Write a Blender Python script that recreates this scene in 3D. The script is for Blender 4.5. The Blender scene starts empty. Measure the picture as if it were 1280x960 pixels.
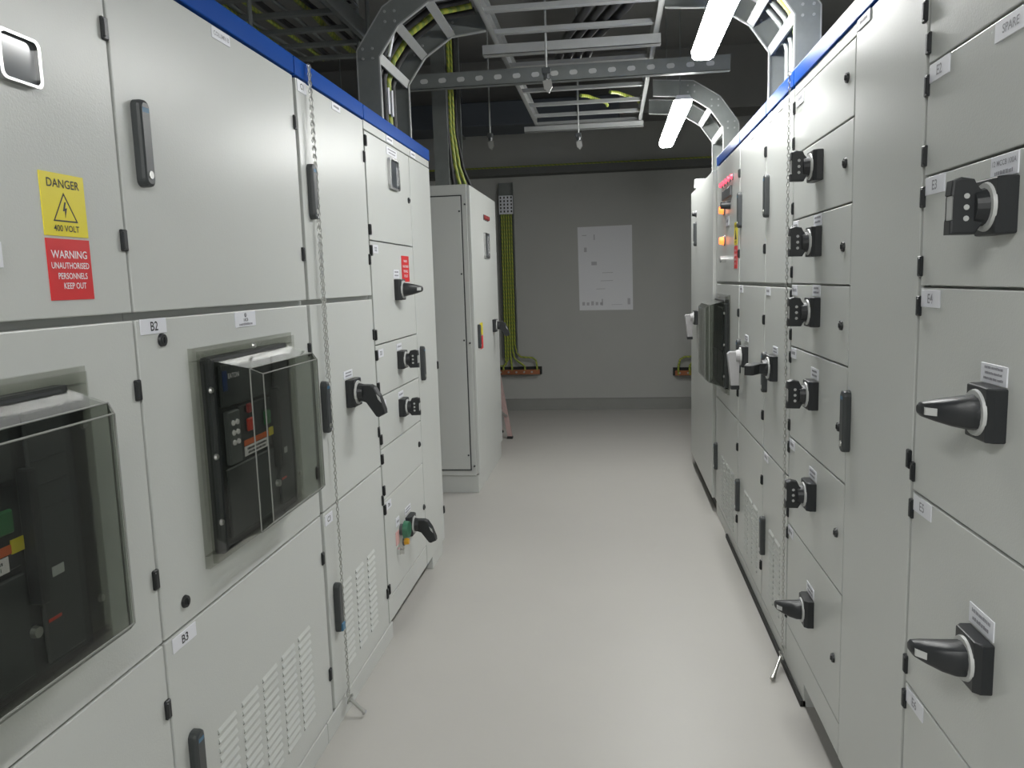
import bpy, bmesh, math, random
from mathutils import Vector, Matrix
random.seed(7)
SC = bpy.context.scene
COL = SC.collection
PI = math.pi

# ------------------------------------------------------------------ camera, light, exposure
F_PX, YAW, PITCH, ROLL, CAM_H = 974.15, 0.12960, -0.13114, -0.03067, 1.5
cam = bpy.data.cameras.new('camera')
cam.sensor_fit = 'HORIZONTAL'
cam.sensor_width = 36.0
cam.lens = F_PX / 1280 * 36
cam.clip_start = 0.02
camo = bpy.data.objects.new('camera', cam)
COL.objects.link(camo)
_f = Vector((-math.sin(YAW) * math.cos(PITCH), math.cos(YAW) * math.cos(PITCH), math.sin(PITCH)))
_r = Vector((math.cos(YAW), math.sin(YAW), 0))
_u = _r.cross(_f)
_r2 = math.cos(ROLL) * _r + math.sin(ROLL) * _u
_u2 = -math.sin(ROLL) * _r + math.cos(ROLL) * _u
M = Matrix((_r2, _u2, -_f)).transposed().to_4x4()
M.translation = (0, 0, CAM_H)
camo.matrix_world = M
SC.camera = camo

w = bpy.data.worlds.new('world')
w.use_nodes = True
w.node_tree.nodes['Background'].inputs[0].default_value = (0.8, 0.9, 1, 1)
w.node_tree.nodes['Background'].inputs[1].default_value = 0.02
SC.world = w
vs = SC.view_settings
vs.view_transform = 'Standard'
vs.look = 'None'
vs.gamma = 1
vs.use_curve_mapping = False
vs.exposure = 0.0
LAMP_STRENGTH = 66.0
LAMP_X, LAMP_Z = 0.45, 2.55
LAMPS_Y = (-4.30, -1.50, 2.50, 5.05)     # near ends of the 1.5 m battens in the row

# ------------------------------------------------------------------ materials
def mat(name, col, rough=0.5, metal=0.0, bump=0.0, bscale=200, var=0.0, vscale=3, spec=0.5, emit=None, es=0, coat=0):
    m = bpy.data.materials.new(name)
    m.use_nodes = True
    nt = m.node_tree
    b = nt.nodes['Principled BSDF']
    b.inputs['Base Color'].default_value = (*col, 1)
    b.inputs['Roughness'].default_value = rough
    b.inputs['Metallic'].default_value = metal
    b.inputs['Specular IOR Level'].default_value = spec
    b.inputs['Coat Weight'].default_value = coat
    if emit:
        b.inputs['Emission Color'].default_value = (*emit, 1)
        b.inputs['Emission Strength'].default_value = es
    tc = nt.nodes.new('ShaderNodeTexCoord')
    if var:
        n = nt.nodes.new('ShaderNodeTexNoise')
        n.inputs['Scale'].default_value = vscale
        n.inputs['Detail'].default_value = 6
        n.inputs['Roughness'].default_value = 0.65
        nt.links.new(tc.outputs['Object'], n.inputs['Vector'])
        mx = nt.nodes.new('ShaderNodeMix')
        mx.data_type = 'RGBA'
        mx.inputs[6].default_value = tuple(c * (1 - var) for c in col) + (1,)
        mx.inputs[7].default_value = tuple(min(1, c * (1 + var)) for c in col) + (1,)
        nt.links.new(n.outputs['Fac'], mx.inputs[0])
        nt.links.new(mx.outputs[2], b.inputs['Base Color'])
    if bump:
        n2 = nt.nodes.new('ShaderNodeTexNoise')
        n2.inputs['Scale'].default_value = bscale
        n2.inputs['Detail'].default_value = 2
        nt.links.new(tc.outputs['Object'], n2.inputs['Vector'])
        bp = nt.nodes.new('ShaderNodeBump')
        bp.inputs['Strength'].default_value = bump
        bp.inputs['Distance'].default_value = 0.001
        nt.links.new(n2.outputs['Fac'], bp.inputs['Height'])
        nt.links.new(bp.outputs['Normal'], b.inputs['Normal'])
    return m

def clear_mat(name, tint, rough=0.12, ior=1.5):
    m = bpy.data.materials.new(name)
    m.use_nodes = True
    nt = m.node_tree
    nt.nodes.clear()
    o = nt.nodes.new('ShaderNodeOutputMaterial')
    t = nt.nodes.new('ShaderNodeBsdfTransparent')
    t.inputs[0].default_value = (*tint, 1)
    g = nt.nodes.new('ShaderNodeBsdfGlossy')
    g.inputs['Color'].default_value = (1, 1, 1, 1)
    g.inputs['Roughness'].default_value = rough
    fr = nt.nodes.new('ShaderNodeFresnel')
    fr.inputs['IOR'].default_value = ior
    n = nt.nodes.new('ShaderNodeTexNoise')
    n.inputs['Scale'].default_value = 9
    tc = nt.nodes.new('ShaderNodeTexCoord')
    nt.links.new(tc.outputs['Object'], n.inputs['Vector'])
    bp = nt.nodes.new('ShaderNodeBump')
    bp.inputs['Strength'].default_value = 0.015
    nt.links.new(n.outputs['Fac'], bp.inputs['Height'])
    nt.links.new(bp.outputs['Normal'], g.inputs['Normal'])
    mx = nt.nodes.new('ShaderNodeMixShader')
    ge = nt.nodes.new('ShaderNodeNewGeometry')
    inv = nt.nodes.new('ShaderNodeMath')
    inv.operation = 'SUBTRACT'
    inv.inputs[0].default_value = 1.0
    nt.links.new(ge.outputs['Backfacing'], inv.inputs[1])
    mu = nt.nodes.new('ShaderNodeMath')
    mu.operation = 'MULTIPLY'
    nt.links.new(fr.outputs[0], mu.inputs[0])
    nt.links.new(inv.outputs[0], mu.inputs[1])
    nt.links.new(mu.outputs[0], mx.inputs[0])
    nt.links.new(t.outputs[0], mx.inputs[1])
    nt.links.new(g.outputs[0], mx.inputs[2])
    nt.links.new(mx.outputs[0], o.inputs[0])
    return m

M_PAINT = mat('cabinet_paint', (0.560, 0.575, 0.555), 0.275, bump=0.33, bscale=260, var=0.02, vscale=2, spec=0.19)
M_CARC = mat('carcass_paint', (0.42, 0.43, 0.415), 0.5)
M_BLUE = mat('blue_paint', (0.002, 0.062, 0.33), 0.30, bump=0.12, bscale=420, spec=0.3)
M_BLUE.node_tree.nodes['Principled BSDF'].inputs['IOR'].default_value = 1.18
M_PLAST = mat('black_plastic', (0.018, 0.020, 0.022), 0.42, bump=0.1, bscale=600)
M_DARK = mat('dark_grey_plastic', (0.045, 0.050, 0.052), 0.40)
M_GREYP = mat('grey_plastic', (0.10, 0.105, 0.11), 0.4)
M_RING = mat('light_grey_plastic', (0.48, 0.49, 0.48), 0.4)
M_CHROME = mat('chrome', (0.75, 0.75, 0.74), 0.15, 1.0)
M_GRIPL = mat('pale_grip_plastic', (0.36, 0.355, 0.36), 0.45)
M_FRAME = mat('satin_frame', (0.45, 0.45, 0.45), 0.25, 1.0)
M_STEEL = mat('zinc_steel', (0.55, 0.55, 0.53), 0.32, 1.0)
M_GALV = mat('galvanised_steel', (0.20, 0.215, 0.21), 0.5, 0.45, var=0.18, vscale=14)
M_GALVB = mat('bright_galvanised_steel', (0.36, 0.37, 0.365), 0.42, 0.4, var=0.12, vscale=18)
M_WHITE = mat('white_label_plastic', (0.76, 0.77, 0.82), 0.4)
M_INK = mat('black_ink', (0.03, 0.03, 0.035), 0.6)
M_GINK = mat('grey_ink', (0.30, 0.30, 0.33), 0.6)
M_RED = mat('red_vinyl', (0.66, 0.016, 0.020), 0.4)
M_YEL = mat('yellow_vinyl', (0.78, 0.66, 0.015), 0.4)
M_WVIN = mat('white_print', (0.85, 0.80, 0.82), 0.5)
M_SMOKE = clear_mat('smoked_polycarbonate', (0.735, 0.75, 0.725))
M_CLEAR = clear_mat('clear_flange_polycarbonate', (0.86, 0.865, 0.845), 0.12)
M_EDGE = mat('hood_edge', (0.22, 0.225, 0.21), 0.15)
M_BADGE = mat('blue_badge', (0.045, 0.15, 0.26), 0.35)
M_NAVY = mat('navy_badge', (0.01, 0.03, 0.13), 0.4)
M_BRKR = mat('breaker_moulding', (0.020, 0.023, 0.025), 0.5, bump=0.1, bscale=300)
M_BRK2 = mat('breaker_cover_moulding', (0.040, 0.045, 0.047), 0.5)
M_REDB = mat('red_button', (0.62, 0.045, 0.02), 0.4)
M_GRNB = mat('green_button', (0.015, 0.14, 0.04), 0.4)
M_GLENS = mat('green_lens', (0.05, 0.17, 0.10), 0.25)
M_ORANGE = mat('orange_print', (0.66, 0.12, 0.02), 0.5)
M_AMBER = mat('amber_button', (0.75, 0.38, 0.02), 0.35)
M_PINK = mat('faded_red_print', (0.72, 0.42, 0.40), 0.5)
M_FLOOR = mat('grey_floor_coating', (0.45, 0.437, 0.412), 0.42, bump=0.12, bscale=60, var=0.06, vscale=1.3)
M_WALL = mat('grey_painted_wall', (0.385, 0.39, 0.372), 0.6, bump=0.15, bscale=50, var=0.07, vscale=1.5)
M_SKIRT = mat('grey_coved_skirting', (0.235, 0.24, 0.225), 0.45, var=0.1, vscale=4)
M_CEIL = mat('bare_concrete_soffit', (0.20, 0.20, 0.195), 0.85, var=0.15, vscale=2)
M_DUCT = mat('dark_duct_paint', (0.055, 0.065, 0.08), 0.5)
M_COL = mat('dark_column_paint', (0.19, 0.19, 0.185), 0.7, var=0.1)
M_BATTEN = mat('white_batten_enamel', (0.75, 0.76, 0.78), 0.35)
M_TUBE = mat('lit_diffuser', (1, 1, 1), 0.4, emit=(0.98, 0.985, 0.96), es=LAMP_STRENGTH)
M_COPPER = mat('copper', (0.42, 0.17, 0.09), 0.35, 0.8, var=0.2, vscale=20)
M_BLKCAB = mat('black_cable_sheath', (0.012, 0.012, 0.013), 0.5)
M_PAPER = mat('drawing_paper', (0.72, 0.73, 0.76), 0.7)
M_FAINT = mat('faint_print', (0.45, 0.45, 0.48), 0.7)
M_ALU = mat('aluminium', (0.62, 0.60, 0.58), 0.35, 0.9)
M_PINKP = mat('dusty_red_paint', (0.45, 0.20, 0.18), 0.5)
M_GLASSD = mat('meter_screen', (0.08, 0.09, 0.10), 0.12)
M_LRED = mat('red_indicator_lens', (0.75, 0.03, 0.05), 0.3, emit=(1.0, 0.10, 0.16), es=1.6)
M_LORA = mat('orange_indicator_lens', (0.9, 0.2, 0.03), 0.3, emit=(1.0, 0.20, 0.04), es=2.2)
M_DRED = mat('dull_red_lens', (0.30, 0.03, 0.03), 0.35)
M_RUBBER = mat('black_rubber', (0.015, 0.016, 0.015), 0.7)

def stripe_mat(name, c1, c2):
    m = bpy.data.materials.new(name)
    m.use_nodes = True
    nt = m.node_tree
    b = nt.nodes['Principled BSDF']
    b.inputs['Roughness'].default_value = 0.45
    tc = nt.nodes.new('ShaderNodeTexCoord')
    wv = nt.nodes.new('ShaderNodeTexWave')
    wv.inputs['Scale'].default_value = 14
    wv.inputs['Distortion'].default_value = 1.0
    wv.bands_direction = 'DIAGONAL'
    nt.links.new(tc.outputs['Object'], wv.inputs['Vector'])
    r = nt.nodes.new('ShaderNodeValToRGB')
    r.color_ramp.interpolation = 'CONSTANT'
    r.color_ramp.elements[0].color = (*c1, 1)
    r.color_ramp.elements[1].position = 0.55
    r.color_ramp.elements[1].color = (*c2, 1)
    nt.links.new(wv.outputs['Fac'], r.inputs[0])
    nt.links.new(r.outputs[0], b.inputs['Base Color'])
    return m
M_EARTH = stripe_mat('green_yellow_sheath', (0.36, 0.38, 0.05), (0.20, 0.28, 0.05))

# ------------------------------------------------------------------ mesh builder
class MB:
    def __init__(self):
        self.bm = bmesh.new()

    def box(self, x0, x1, y0, y1, z0, z1, bev=0, seg=1):
        vs = [self.bm.verts.new((x, y, z)) for x in (x0, x1) for y in (y0, y1) for z in (z0, z1)]
        fs = [self.bm.faces.new([vs[i] for i in q]) for q in
              ((0, 1, 3, 2), (4, 6, 7, 5), (0, 4, 5, 1), (2, 3, 7, 6), (0, 2, 6, 4), (1, 5, 7, 3))]
        if bev:
            es = list({e for f in fs for e in f.edges})
            bmesh.ops.bevel(self.bm, geom=es, offset=bev, segments=seg, affect='EDGES', profile=0.5)
        return self

    def prism(self, pts, fn, t0, t1, bev=0):
        """polygon pts (a,b) swept from t0 to t1; fn(a,b,t) gives the point"""
        A = [self.bm.verts.new(fn(a, b, t0)) for a, b in pts]
        B = [self.bm.verts.new(fn(a, b, t1)) for a, b in pts]
        n = len(pts)
        fs = [self.bm.faces.new(A), self.bm.faces.new(B[::-1])]
        for i in range(n):
            fs.append(self.bm.faces.new((A[i], B[i], B[(i + 1) % n], A[(i + 1) % n])))
        if bev:
            es = list({e for f in fs[:2] for e in f.edges})
            bmesh.ops.bevel(self.bm, geom=es, offset=bev, segments=2, affect='EDGES', profile=0.5)
        return self

    def frustum(self, p0, p1, r0, r1, n=16):
        p0, p1 = Vector(p0), Vector(p1)
        d = (p1 - p0).normalized()
        a = d.orthogonal().normalized()
        b = d.cross(a)
        A = [self.bm.verts.new(p0 + r0 * (math.cos(2 * PI * i / n) * a + math.sin(2 * PI * i / n) * b)) for i in range(n)]
        B = [self.bm.verts.new(p1 + r1 * (math.cos(2 * PI * i / n) * a + math.sin(2 * PI * i / n) * b)) for i in range(n)]
        self.bm.faces.new(A)
        self.bm.faces.new(B[::-1])
        for i in range(n):
            self.bm.faces.new((A[i], B[i], B[(i + 1) % n], A[(i + 1) % n]))
        return self

    def tube(self, pts, r, n=6):
        pts = [Vector(p) for p in pts]
        rings = []
        a = None
        for i, p in enumerate(pts):
            d = (pts[min(i + 1, len(pts) - 1)] - pts[max(i - 1, 0)]).normalized()
            if a is None:
                a = d.orthogonal().normalized()
            else:
                a = (a - d * a.dot(d)).normalized()
            b = d.cross(a)
            rings.append([self.bm.verts.new(p + r * (math.cos(2 * PI * k / n) * a + math.sin(2 * PI * k / n) * b)) for k in range(n)])
        self.bm.faces.new(rings[0])
        self.bm.faces.new(rings[-1][::-1])
        for A, B in zip(rings, rings[1:]):
            for k in range(n):
                self.bm.faces.new((A[k], B[k], B[(k + 1) % n], A[(k + 1) % n]))
        return self

    def torus(self, c, u, v, R1, R2, r, n=8, m=4):
        """oval ring about c in the plane u,v"""
        c, u, v = Vector(c), Vector(u), Vector(v)
        wv = u.cross(v).normalized()
        rings = []
        for i in range(n):
            t = 2 * PI * i / n
            o = math.cos(t) * u * R1 + math.sin(t) * v * R2
            d = (math.cos(t) * u + math.sin(t) * v).normalized()
            rings.append([self.bm.verts.new(c + o + r * (math.cos(2 * PI * k / m) * d + math.sin(2 * PI * k / m) * wv)) for k in range(m)])
        for i in range(n):
            A, B = rings[i], rings[(i + 1) % n]
            for k in range(m):
                self.bm.faces.new((A[k], B[k], B[(k + 1) % m], A[(k + 1) % m]))
        return self

    def mesh(self, name, m, off=(0, 0, 0), smooth=None):
        bmesh.ops.recalc_face_normals(self.bm, faces=self.bm.faces)
        bmesh.ops.translate(self.bm, verts=self.bm.verts, vec=-Vector(off))
        if smooth is not None:
            for f in self.bm.faces:
                f.smooth = True
            for e in self.bm.edges:
                if len(e.link_faces) == 2 and e.calc_face_angle(0) > smooth:
                    e.smooth = False
        me = bpy.data.meshes.new(name)
        self.bm.to_mesh(me)
        self.bm.free()
        if m:
            me.materials.append(m)
        return me

ORG = {}
def wo(o):
    return ORG[o.name]

def thing(name, label, cat, loc=(0, 0, 0), group=None):
    o = bpy.data.objects.new(name, None)
    o.empty_display_size = 0.1
    COL.objects.link(o)
    o.location = loc
    o['label'] = label
    o['category'] = cat
    if group:
        o['group'] = group
    ORG[o.name] = Vector(loc)
    return o

def part(name, mb, m, parent, label=None, smooth=None):
    """one mesh object under parent, built from world coordinates"""
    org = wo(parent)
    me = mb.mesh(name, m, org, smooth)
    o = bpy.data.objects.new(name, me)
    COL.objects.link(o)
    o.parent = parent
    ORG[o.name] = org.copy()
    if label:
        o['label'] = label
    return o

def piece(name, me, parent, pos, label=None):
    """an object sharing mesh me (built about its own origin) put at a world position"""
    o = bpy.data.objects.new(name, me)
    COL.objects.link(o)
    o.parent = parent
    o.location = Vector(pos) - wo(parent)
    ORG[o.name] = Vector(pos)
    if label:
        o['label'] = label
    return o

def single(name, mb, m, label, cat, group=None, loc=None, smooth=None):
    loc = Vector(loc or (0, 0, 0))
    me = mb.mesh(name, m, loc, smooth)
    o = bpy.data.objects.new(name, me)
    COL.objects.link(o)
    o.location = loc
    ORG[o.name] = loc
    o['label'] = label
    o['category'] = cat
    if group:
        o['group'] = group
    return o

def struct(name, mb, m, parent=None):
    me = mb.mesh(name, m)
    o = bpy.data.objects.new(name, me)
    COL.objects.link(o)
    ORG[o.name] = Vector((0, 0, 0))
    if parent:
        o.parent = parent
    else:
        o['kind'] = 'structure'
    return o

# ------------------------------------------------------------------ the two switchgear fronts
class Side:
    """front plane of one row: y along the aisle, z up, d out of the front into the aisle"""
    def __init__(self, x, sg):
        self.x, self.sg, self.cache = x, sg, {}

    def p(self, y, z, d=0):
        return Vector((self.x + self.sg * d, y, z))

    def loc(self, d, y, z):
        return (self.sg * d, y, z)

    def bx(self, mb, y0, y1, z0, z1, d0, d1, bev=0, seg=1):
        a, b = sorted((self.x + self.sg * d0, self.x + self.sg * d1))
        return mb.box(a, b, y0, y1, z0, z1, bev, seg)

    def lbx(self, mb, y0, y1, z0, z1, d0, d1, bev=0, seg=1):
        a, b = sorted((self.sg * d0, self.sg * d1))
        return mb.box(a, b, y0, y1, z0, z1, bev, seg)

LS = Side(-0.945, 1)
RS = Side(0.640, -1)

def text_mesh(body, size, spacing=1.0, bold=0.0):
    cu = bpy.data.curves.new('lettering', 'FONT')
    cu.body = body
    cu.size = size
    cu.align_x = 'CENTER'
    cu.align_y = 'CENTER'
    cu.space_character = spacing
    cu.offset = size * bold
    cu.resolution_u = 3
    tmp = bpy.data.objects.new('lettering_curve', cu)
    COL.objects.link(tmp)
    dg = bpy.context.evaluated_depsgraph_get()
    me = bpy.data.meshes.new_from_object(tmp.evaluated_get(dg))
    bpy.data.objects.remove(tmp)
    return me

def letter(S, parent, body, y, z, d, size, m, name='lettering', sx=1.0, bold=0.012):
    """flat print standing on the front plane, readable from the aisle"""
    me = text_mesh(body, size, 1.0, bold)
    for v in me.vertices:
        a, b = v.co.x * sx, v.co.y
        v.co = (S.sg * 0.0, a if S.sg > 0 else -a, b)
    me.materials.clear()
    me.materials.append(m)
    return piece(name, me, parent, S.p(y, z, d))

def bars(S, parent, y, z, wd, rows, h, d, m, pitch=None, seed=1, name='small_print'):
    """blurred small print: rows of short strokes"""
    rnd = random.Random(seed)
    mb = MB()
    pitch = pitch or h * 1.6
    for r in range(rows):
        x = -wd / 2 * rnd.uniform(0.75, 1)
        end = -x
        zz = z - r * pitch
        while x < end:
            l = rnd.uniform(0.3, 0.9) * h
            x2 = min(x + l, end)
            ya, yb = (y + x, y + x2) if S.sg > 0 else (y - x2, y - x)
            S.bx(mb, ya, yb, zz - h / 2, zz + h / 2 * rnd.uniform(0.5, 1), d, d + 0.0003)
            x = x2 + rnd.uniform(0.12, 0.35) * h
    return part(name, mb, m, parent)

def label_plate(S, cab, y0, y1, z0, z1, text=None, size=0.025, rows=0, m=M_INK, d0=0.0, label=None, seed=1):
    mb = MB()
    S.bx(mb, y0, y1, z0, z1, d0, d0 + 0.0022, 0.0006)
    pl = part('label_plate', mb, M_WHITE, cab, label)
    if text:
        letter(S, pl, text, (y0 + y1) / 2, (z0 + z1) / 2 - 0.001, d0 + 0.0027, size, m)
    if rows:
        h = (z1 - z0) / (rows * 2.1 + 1)
        bars(S, pl, (y0 + y1) / 2, z1 - h * 1.4, (y1 - y0) * 0.78, rows, h, d0 + 0.0024, M_GINK, h * 2.0, seed)
    return pl

def shared(S, key, make):
    if key not in S.cache:
        S.cache[key] = make()
    return S.cache[key]

def hinge(S, par, y, z):
    def mk():
        mb = MB()
        S.lbx(mb, -0.009, 0.009, -0.021, 0.021, -0.004, 0.006, 0.002, 1)
        S.lbx(mb, -0.010, -0.003, -0.017, 0.017, 0.003, 0.009, 0.002, 1)
        return mb.mesh('hinge', M_PLAST)
    return piece('hinge', shared(S, 'hinge', mk), par, S.p(y, z))

def door_lock(S, par, y, z):
    def mk():
        mb = MB()
        mb.frustum(S.loc(0, 0, 0), S.loc(0.006, 0, 0), 0.0145, 0.013, 20)
        mb.frustum(S.loc(0.006, 0, 0), S.loc(0.008, 0, 0), 0.008, 0.0075, 12)
        S.lbx(mb, -0.0015, 0.0015, -0.006, 0.006, 0.008, 0.010)
        return mb.mesh('door_lock', M_PLAST, smooth=0.6)
    return piece('door_lock', shared(S, 'lock', mk), par, S.p(y, z))

def swing_handle(S, cab, y, z, badge_low=False):
    """black swing handle, 17 cm tall, with a blue badge and a lock cylinder"""
    def mk():
        mb = MB()
        out = []
        r, hw, hh = 0.015, 0.0185, 0.086
        for (cy, cz, a0) in ((hw - r, hh - r, 0), (r - hw, hh - r, 90), (r - hw, r - hh, 180), (hw - r, r - hh, 270)):
            for k in range(5):
                t = math.radians(a0 + k * 22.5)
                out.append((cy + r * math.cos(t), cz + r * math.sin(t)))
        def dep(z):
            return 0.021 - 0.006 * max(0, 1 - abs(z) / 0.055)
        sect = [(1.0, 0.0), (1.0, 0.6), (0.93, 0.88), (0.70, 1.0)]
        rings = [[mb.bm.verts.new(S.loc(dep(z) * q, y * f, z * (f * 0.25 + 0.75))) for y, z in out] for f, q in sect]
        n = len(out)
        for A, B in zip(rings, rings[1:]):
            for i in range(n):
                mb.bm.faces.new((A[i], A[(i + 1) % n], B[(i + 1) % n], B[i]))
        mb.bm.faces.new(rings[0])
        mb.bm.faces.new(rings[-1])
        return mb.mesh('swing_handle', M_DARK)
    def mk2():
        mb = MB()
        sg = 1
        mb.prism([(0.0185, 0.034), (0.0219, 0.070), (0.019, 0.070), (0.016, 0.034)], lambda a, b, t: S.loc(a, t, b), -0.0105, 0.0105)
        return mb.mesh('badge', M_BADGE)
    def mk3():
        mb = MB()
        mb.frustum(S.loc(0.015, 0, 0), S.loc(0.0225, 0, 0), 0.009, 0.008, 14)
        return mb.mesh('lock_cylinder', M_STEEL)
    def mk4():
        mb = MB()
        S.lbx(mb, -0.014, 0.014, -0.014, 0.014, 0.012, 0.026, 0.003)
        return mb.mesh('badge', M_BADGE)
    h = piece('swing_handle', shared(S, 'sh', mk), cab, S.p(y, z))
    if badge_low:
        piece('badge', shared(S, 'shb2', mk4), h, S.p(y, z - 0.068), 'blue badge at the foot of the handle')
    else:
        piece('badge', shared(S, 'shb', mk2), h, S.p(y, z), 'blue badge')
    piece('lock_cylinder', shared(S, 'shl', mk3), h, S.p(y, z - 0.062))
    return h

def grip_profile(kind):
    if kind == 'bar':
        return [(0.030, -0.018), (0.043, -0.024), (0.048, -0.044), (0.088, -0.043), (0.088, -0.021), (0.081, -0.020),
                (0.081, 0.020), (0.088, 0.021), (0.086, 0.044), (0.072, 0.049), (0.052, 0.045), (0.044, 0.022), (0.030, 0.018)]
    if kind == 'handle':
        return [(0.030, -0.024), (0.040, -0.028), (0.036, -0.130), (0.074, -0.130), (0.092, 0.012), (0.082, 0.022), (0.030, 0.024)]
    return [(0.030, -0.027), (0.066, -0.029), (0.097, -0.080), (0.107, -0.083), (0.131, -0.072), (0.129, -0.060),
            (0.113, -0.012), (0.094, 0.018), (0.080, 0.025), (0.030, 0.026)]

def rotary(S, cab, y, z, kind, turn='z', size=0.092, grip_mat=None, label=None):
    """door-coupling rotary switch: square base box, light ring, neck and grip.
    turn: 'z' grip lies along z, 'y' grip lies along the aisle"""
    k = size / 0.092
    gm = grip_mat or M_PLAST
    def mk():
        mb = MB()
        h = size / 2
        prof = [(-h, 0), (h, 0), (h, 0.019), (h * 0.78, 0.029), (-h * 0.78, 0.029), (-h, 0.019)]
        mb.prism(prof, lambda a, b, t: S.loc(b, a, t), -h, h, 0.003)
        return mb.mesh('switch_base', M_PLAST)
    def mk2():
        mb = MB()
        mb.frustum(S.loc(0.028, 0, 0), S.loc(0.0335, 0, 0), size * 0.44, size * 0.42, 28)
        return mb.mesh('indicator_ring', M_RING, smooth=0.6)
    def fn(a, b, t):
        a2, b2, t2 = a, b * k, t * k
        return S.loc(a2, t2, b2) if turn == 'z' else S.loc(a2, b2, t2)
    def mk3():
        mb = MB()
        mb.frustum(S.loc(0.032, 0, 0), S.loc(0.052, 0, 0), 0.031 * k, 0.027 * k, 20)
        if kind == 'lever':
            rings = []
            for (d, c, hb, ht) in ((0.030, 0, 0.029, 0.029), (0.048, 0.0, 0.030, 0.028), (0.068, 0.008, 0.029, 0.024),
                                   (0.088, 0.022, 0.024, 0.018), (0.103, 0.034, 0.017, 0.0125), (0.107, 0.038, 0.010, 0.007)):
                r = []
                for i in range(16):
                    t = 2 * PI * i / 16
                    ca, sa = math.cos(t), math.sin(t)
                    e = 0.6
                    r.append(mb.bm.verts.new(fn(d, c + hb * math.copysign(abs(ca) ** e, ca), ht * math.copysign(abs(sa) ** e, sa))))
                rings.append(r)
            for A, B in zip(rings, rings[1:]):
                for i in range(16):
                    mb.bm.faces.new((A[i], A[(i + 1) % 16], B[(i + 1) % 16], B[i]))
            mb.bm.faces.new(rings[0])
            mb.bm.faces.new(rings[-1])
            return mb.mesh('grip', gm, smooth=0.5)
        half = 0.0145 if kind == 'bar' else 0.018
        mb.prism(grip_profile(kind), fn, -half, half, 0.004)
        return mb.mesh('grip', gm)
    b = piece('rotary_switch', shared(S, ('rb', size), mk), cab, S.p(y, z), label)
    piece('indicator_ring', shared(S, ('rr', size), mk2), b, S.p(y, z), 'light grey ring')
    piece('grip', shared(S, ('rg', size, kind, turn, gm.name), mk3), b, S.p(y, z), 'pale grey grip' if grip_mat else None)
    if kind == 'bar':
        def mk4():
            mb = MB()
            for s in (-1, 1):
                mb.frustum(fn(0, 0, s * 0.0143), fn(0, 0, s * 0.0152), 0.0045, 0.0045, 10)
            return mb.mesh('padlock_hole', M_RING)
        for q in (-0.018, 0, 0.018):
            piece('padlock_hole', shared(S, ('rh', size, turn), mk4), b, S.p(y, z) + Vector(fn(0.064, q, 0)), 'pale round padlock hole')
        def mk5():
            mb = MB()
            mb.prism([(0.075, -0.0195), (0.085, -0.0195), (0.085, 0.0195), (0.075, 0.0195)], fn, -0.010, 0.010)
            return mb.mesh('padlock_tab', M_RING)
        piece('padlock_tab', shared(S, ('rt', size, turn), mk5), b, S.p(y, z), 'pale grey tab')
    else:
        def mk6():
            mb = MB()
            if kind == 'lever':
                for s in (1, -1):
                    mb.prism([(0.090, 0.022 + s * 0.0165), (0.104, 0.033 + s * 0.0120), (0.104, 0.033 + s * 0.0175), (0.090, 0.022 + s * 0.0215)], fn, -0.0065, 0.0065)
            elif kind == 'handle':
                mb.prism([(0.035, -0.128), (0.075, -0.128), (0.073, -0.146), (0.035, -0.146)], fn, -0.018, 0.018)
                return mb.mesh('grip_end', M_PLAST)
            else:
                mb.prism([(0.102, -0.004), (0.1135, -0.016), (0.1195, -0.034), (0.108, -0.022)], fn, -0.0188, 0.0188)
            return mb.mesh('padlock_tab', M_RING)
        if kind == 'handle':
            piece('grip_end', shared(S, ('rt', size, kind, turn), mk6), b, S.p(y, z), 'black end of the grip')
        else:
            piece('padlock_tab', shared(S, ('rt', size, kind, turn), mk6), b, S.p(y, z), 'pale grey tab')
    return b

def louvres(S, door, cols, z1, z0, pitch, wd):
    def mk():
        mb = MB()
        mb.prism([(-0.001, 0.0085), (0.0045, -0.0035), (0.0045, -0.0050), (-0.001, -0.0055)], lambda a, b, t: S.loc(a, t, b), -wd / 2, wd / 2)
        return mb.mesh('louvre', M_PAINT)
    def mk2():
        mb = MB()
        S.lbx(mb, -wd / 2, wd / 2, -0.0085, -0.0055, 0.0, 0.0006)
        return mb.mesh('louvre_slot', M_INK)
    n = int(round((z1 - z0) / pitch)) + 1
    sl = MB()
    for c in cols:
        for i in range(n):
            z = z1 - i * pitch
            piece('louvre', shared(S, ('lv', wd), mk), door, S.p(c, z))
            S.bx(sl, c - wd / 2, c + wd / 2, z - 0.0085, z - 0.0055, 0.0, 0.0006)
    o = part('louvre_slots', sl, M_INK, door, 'dark slots below the louvres')
    o['kind'] = 'stuff'

def door(S, cab, y0, y1, z0, z1, hy=None, handles=(), nm='door', gap=0.0025, hinges=True, th=0.022):
    mb = MB()
    S.bx(mb, y0 + gap, y1 - gap, z0 + gap, z1 - gap, -th, 0.0, 0.0022, 2)
    d = part(nm, mb, M_PAINT, cab)
    if hy is not None and hinges:
        zz = [z1 - 0.040, z0 + 0.042]
        for z in zz:
            hinge(S, d, hy, z)
    return d

def carcass(S, name, label, y0, y1, depth=0.62, ztop=2.14, zbot=0.075, cap=True, plinth=None, group='switchgear cabinets'):
    cab = thing(name, label, 'cabinet', S.p((y0 + y1) / 2, 0, -depth / 2), group)
    mb = MB()
    S.bx(mb, y0 + 0.001, y1 - 0.001, zbot, ztop, -depth, -0.023)
    part('body', mb, M_CARC, cab)
    if cap:
        mb = MB()
        S.bx(mb, y0 + 0.0035, y1 - 0.0035, 2.141, 2.196, -depth, 0.004, 0.003, 2)
        part('top_fascia', mb, M_BLUE, cab, 'blue top fascia')
    return cab

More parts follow.
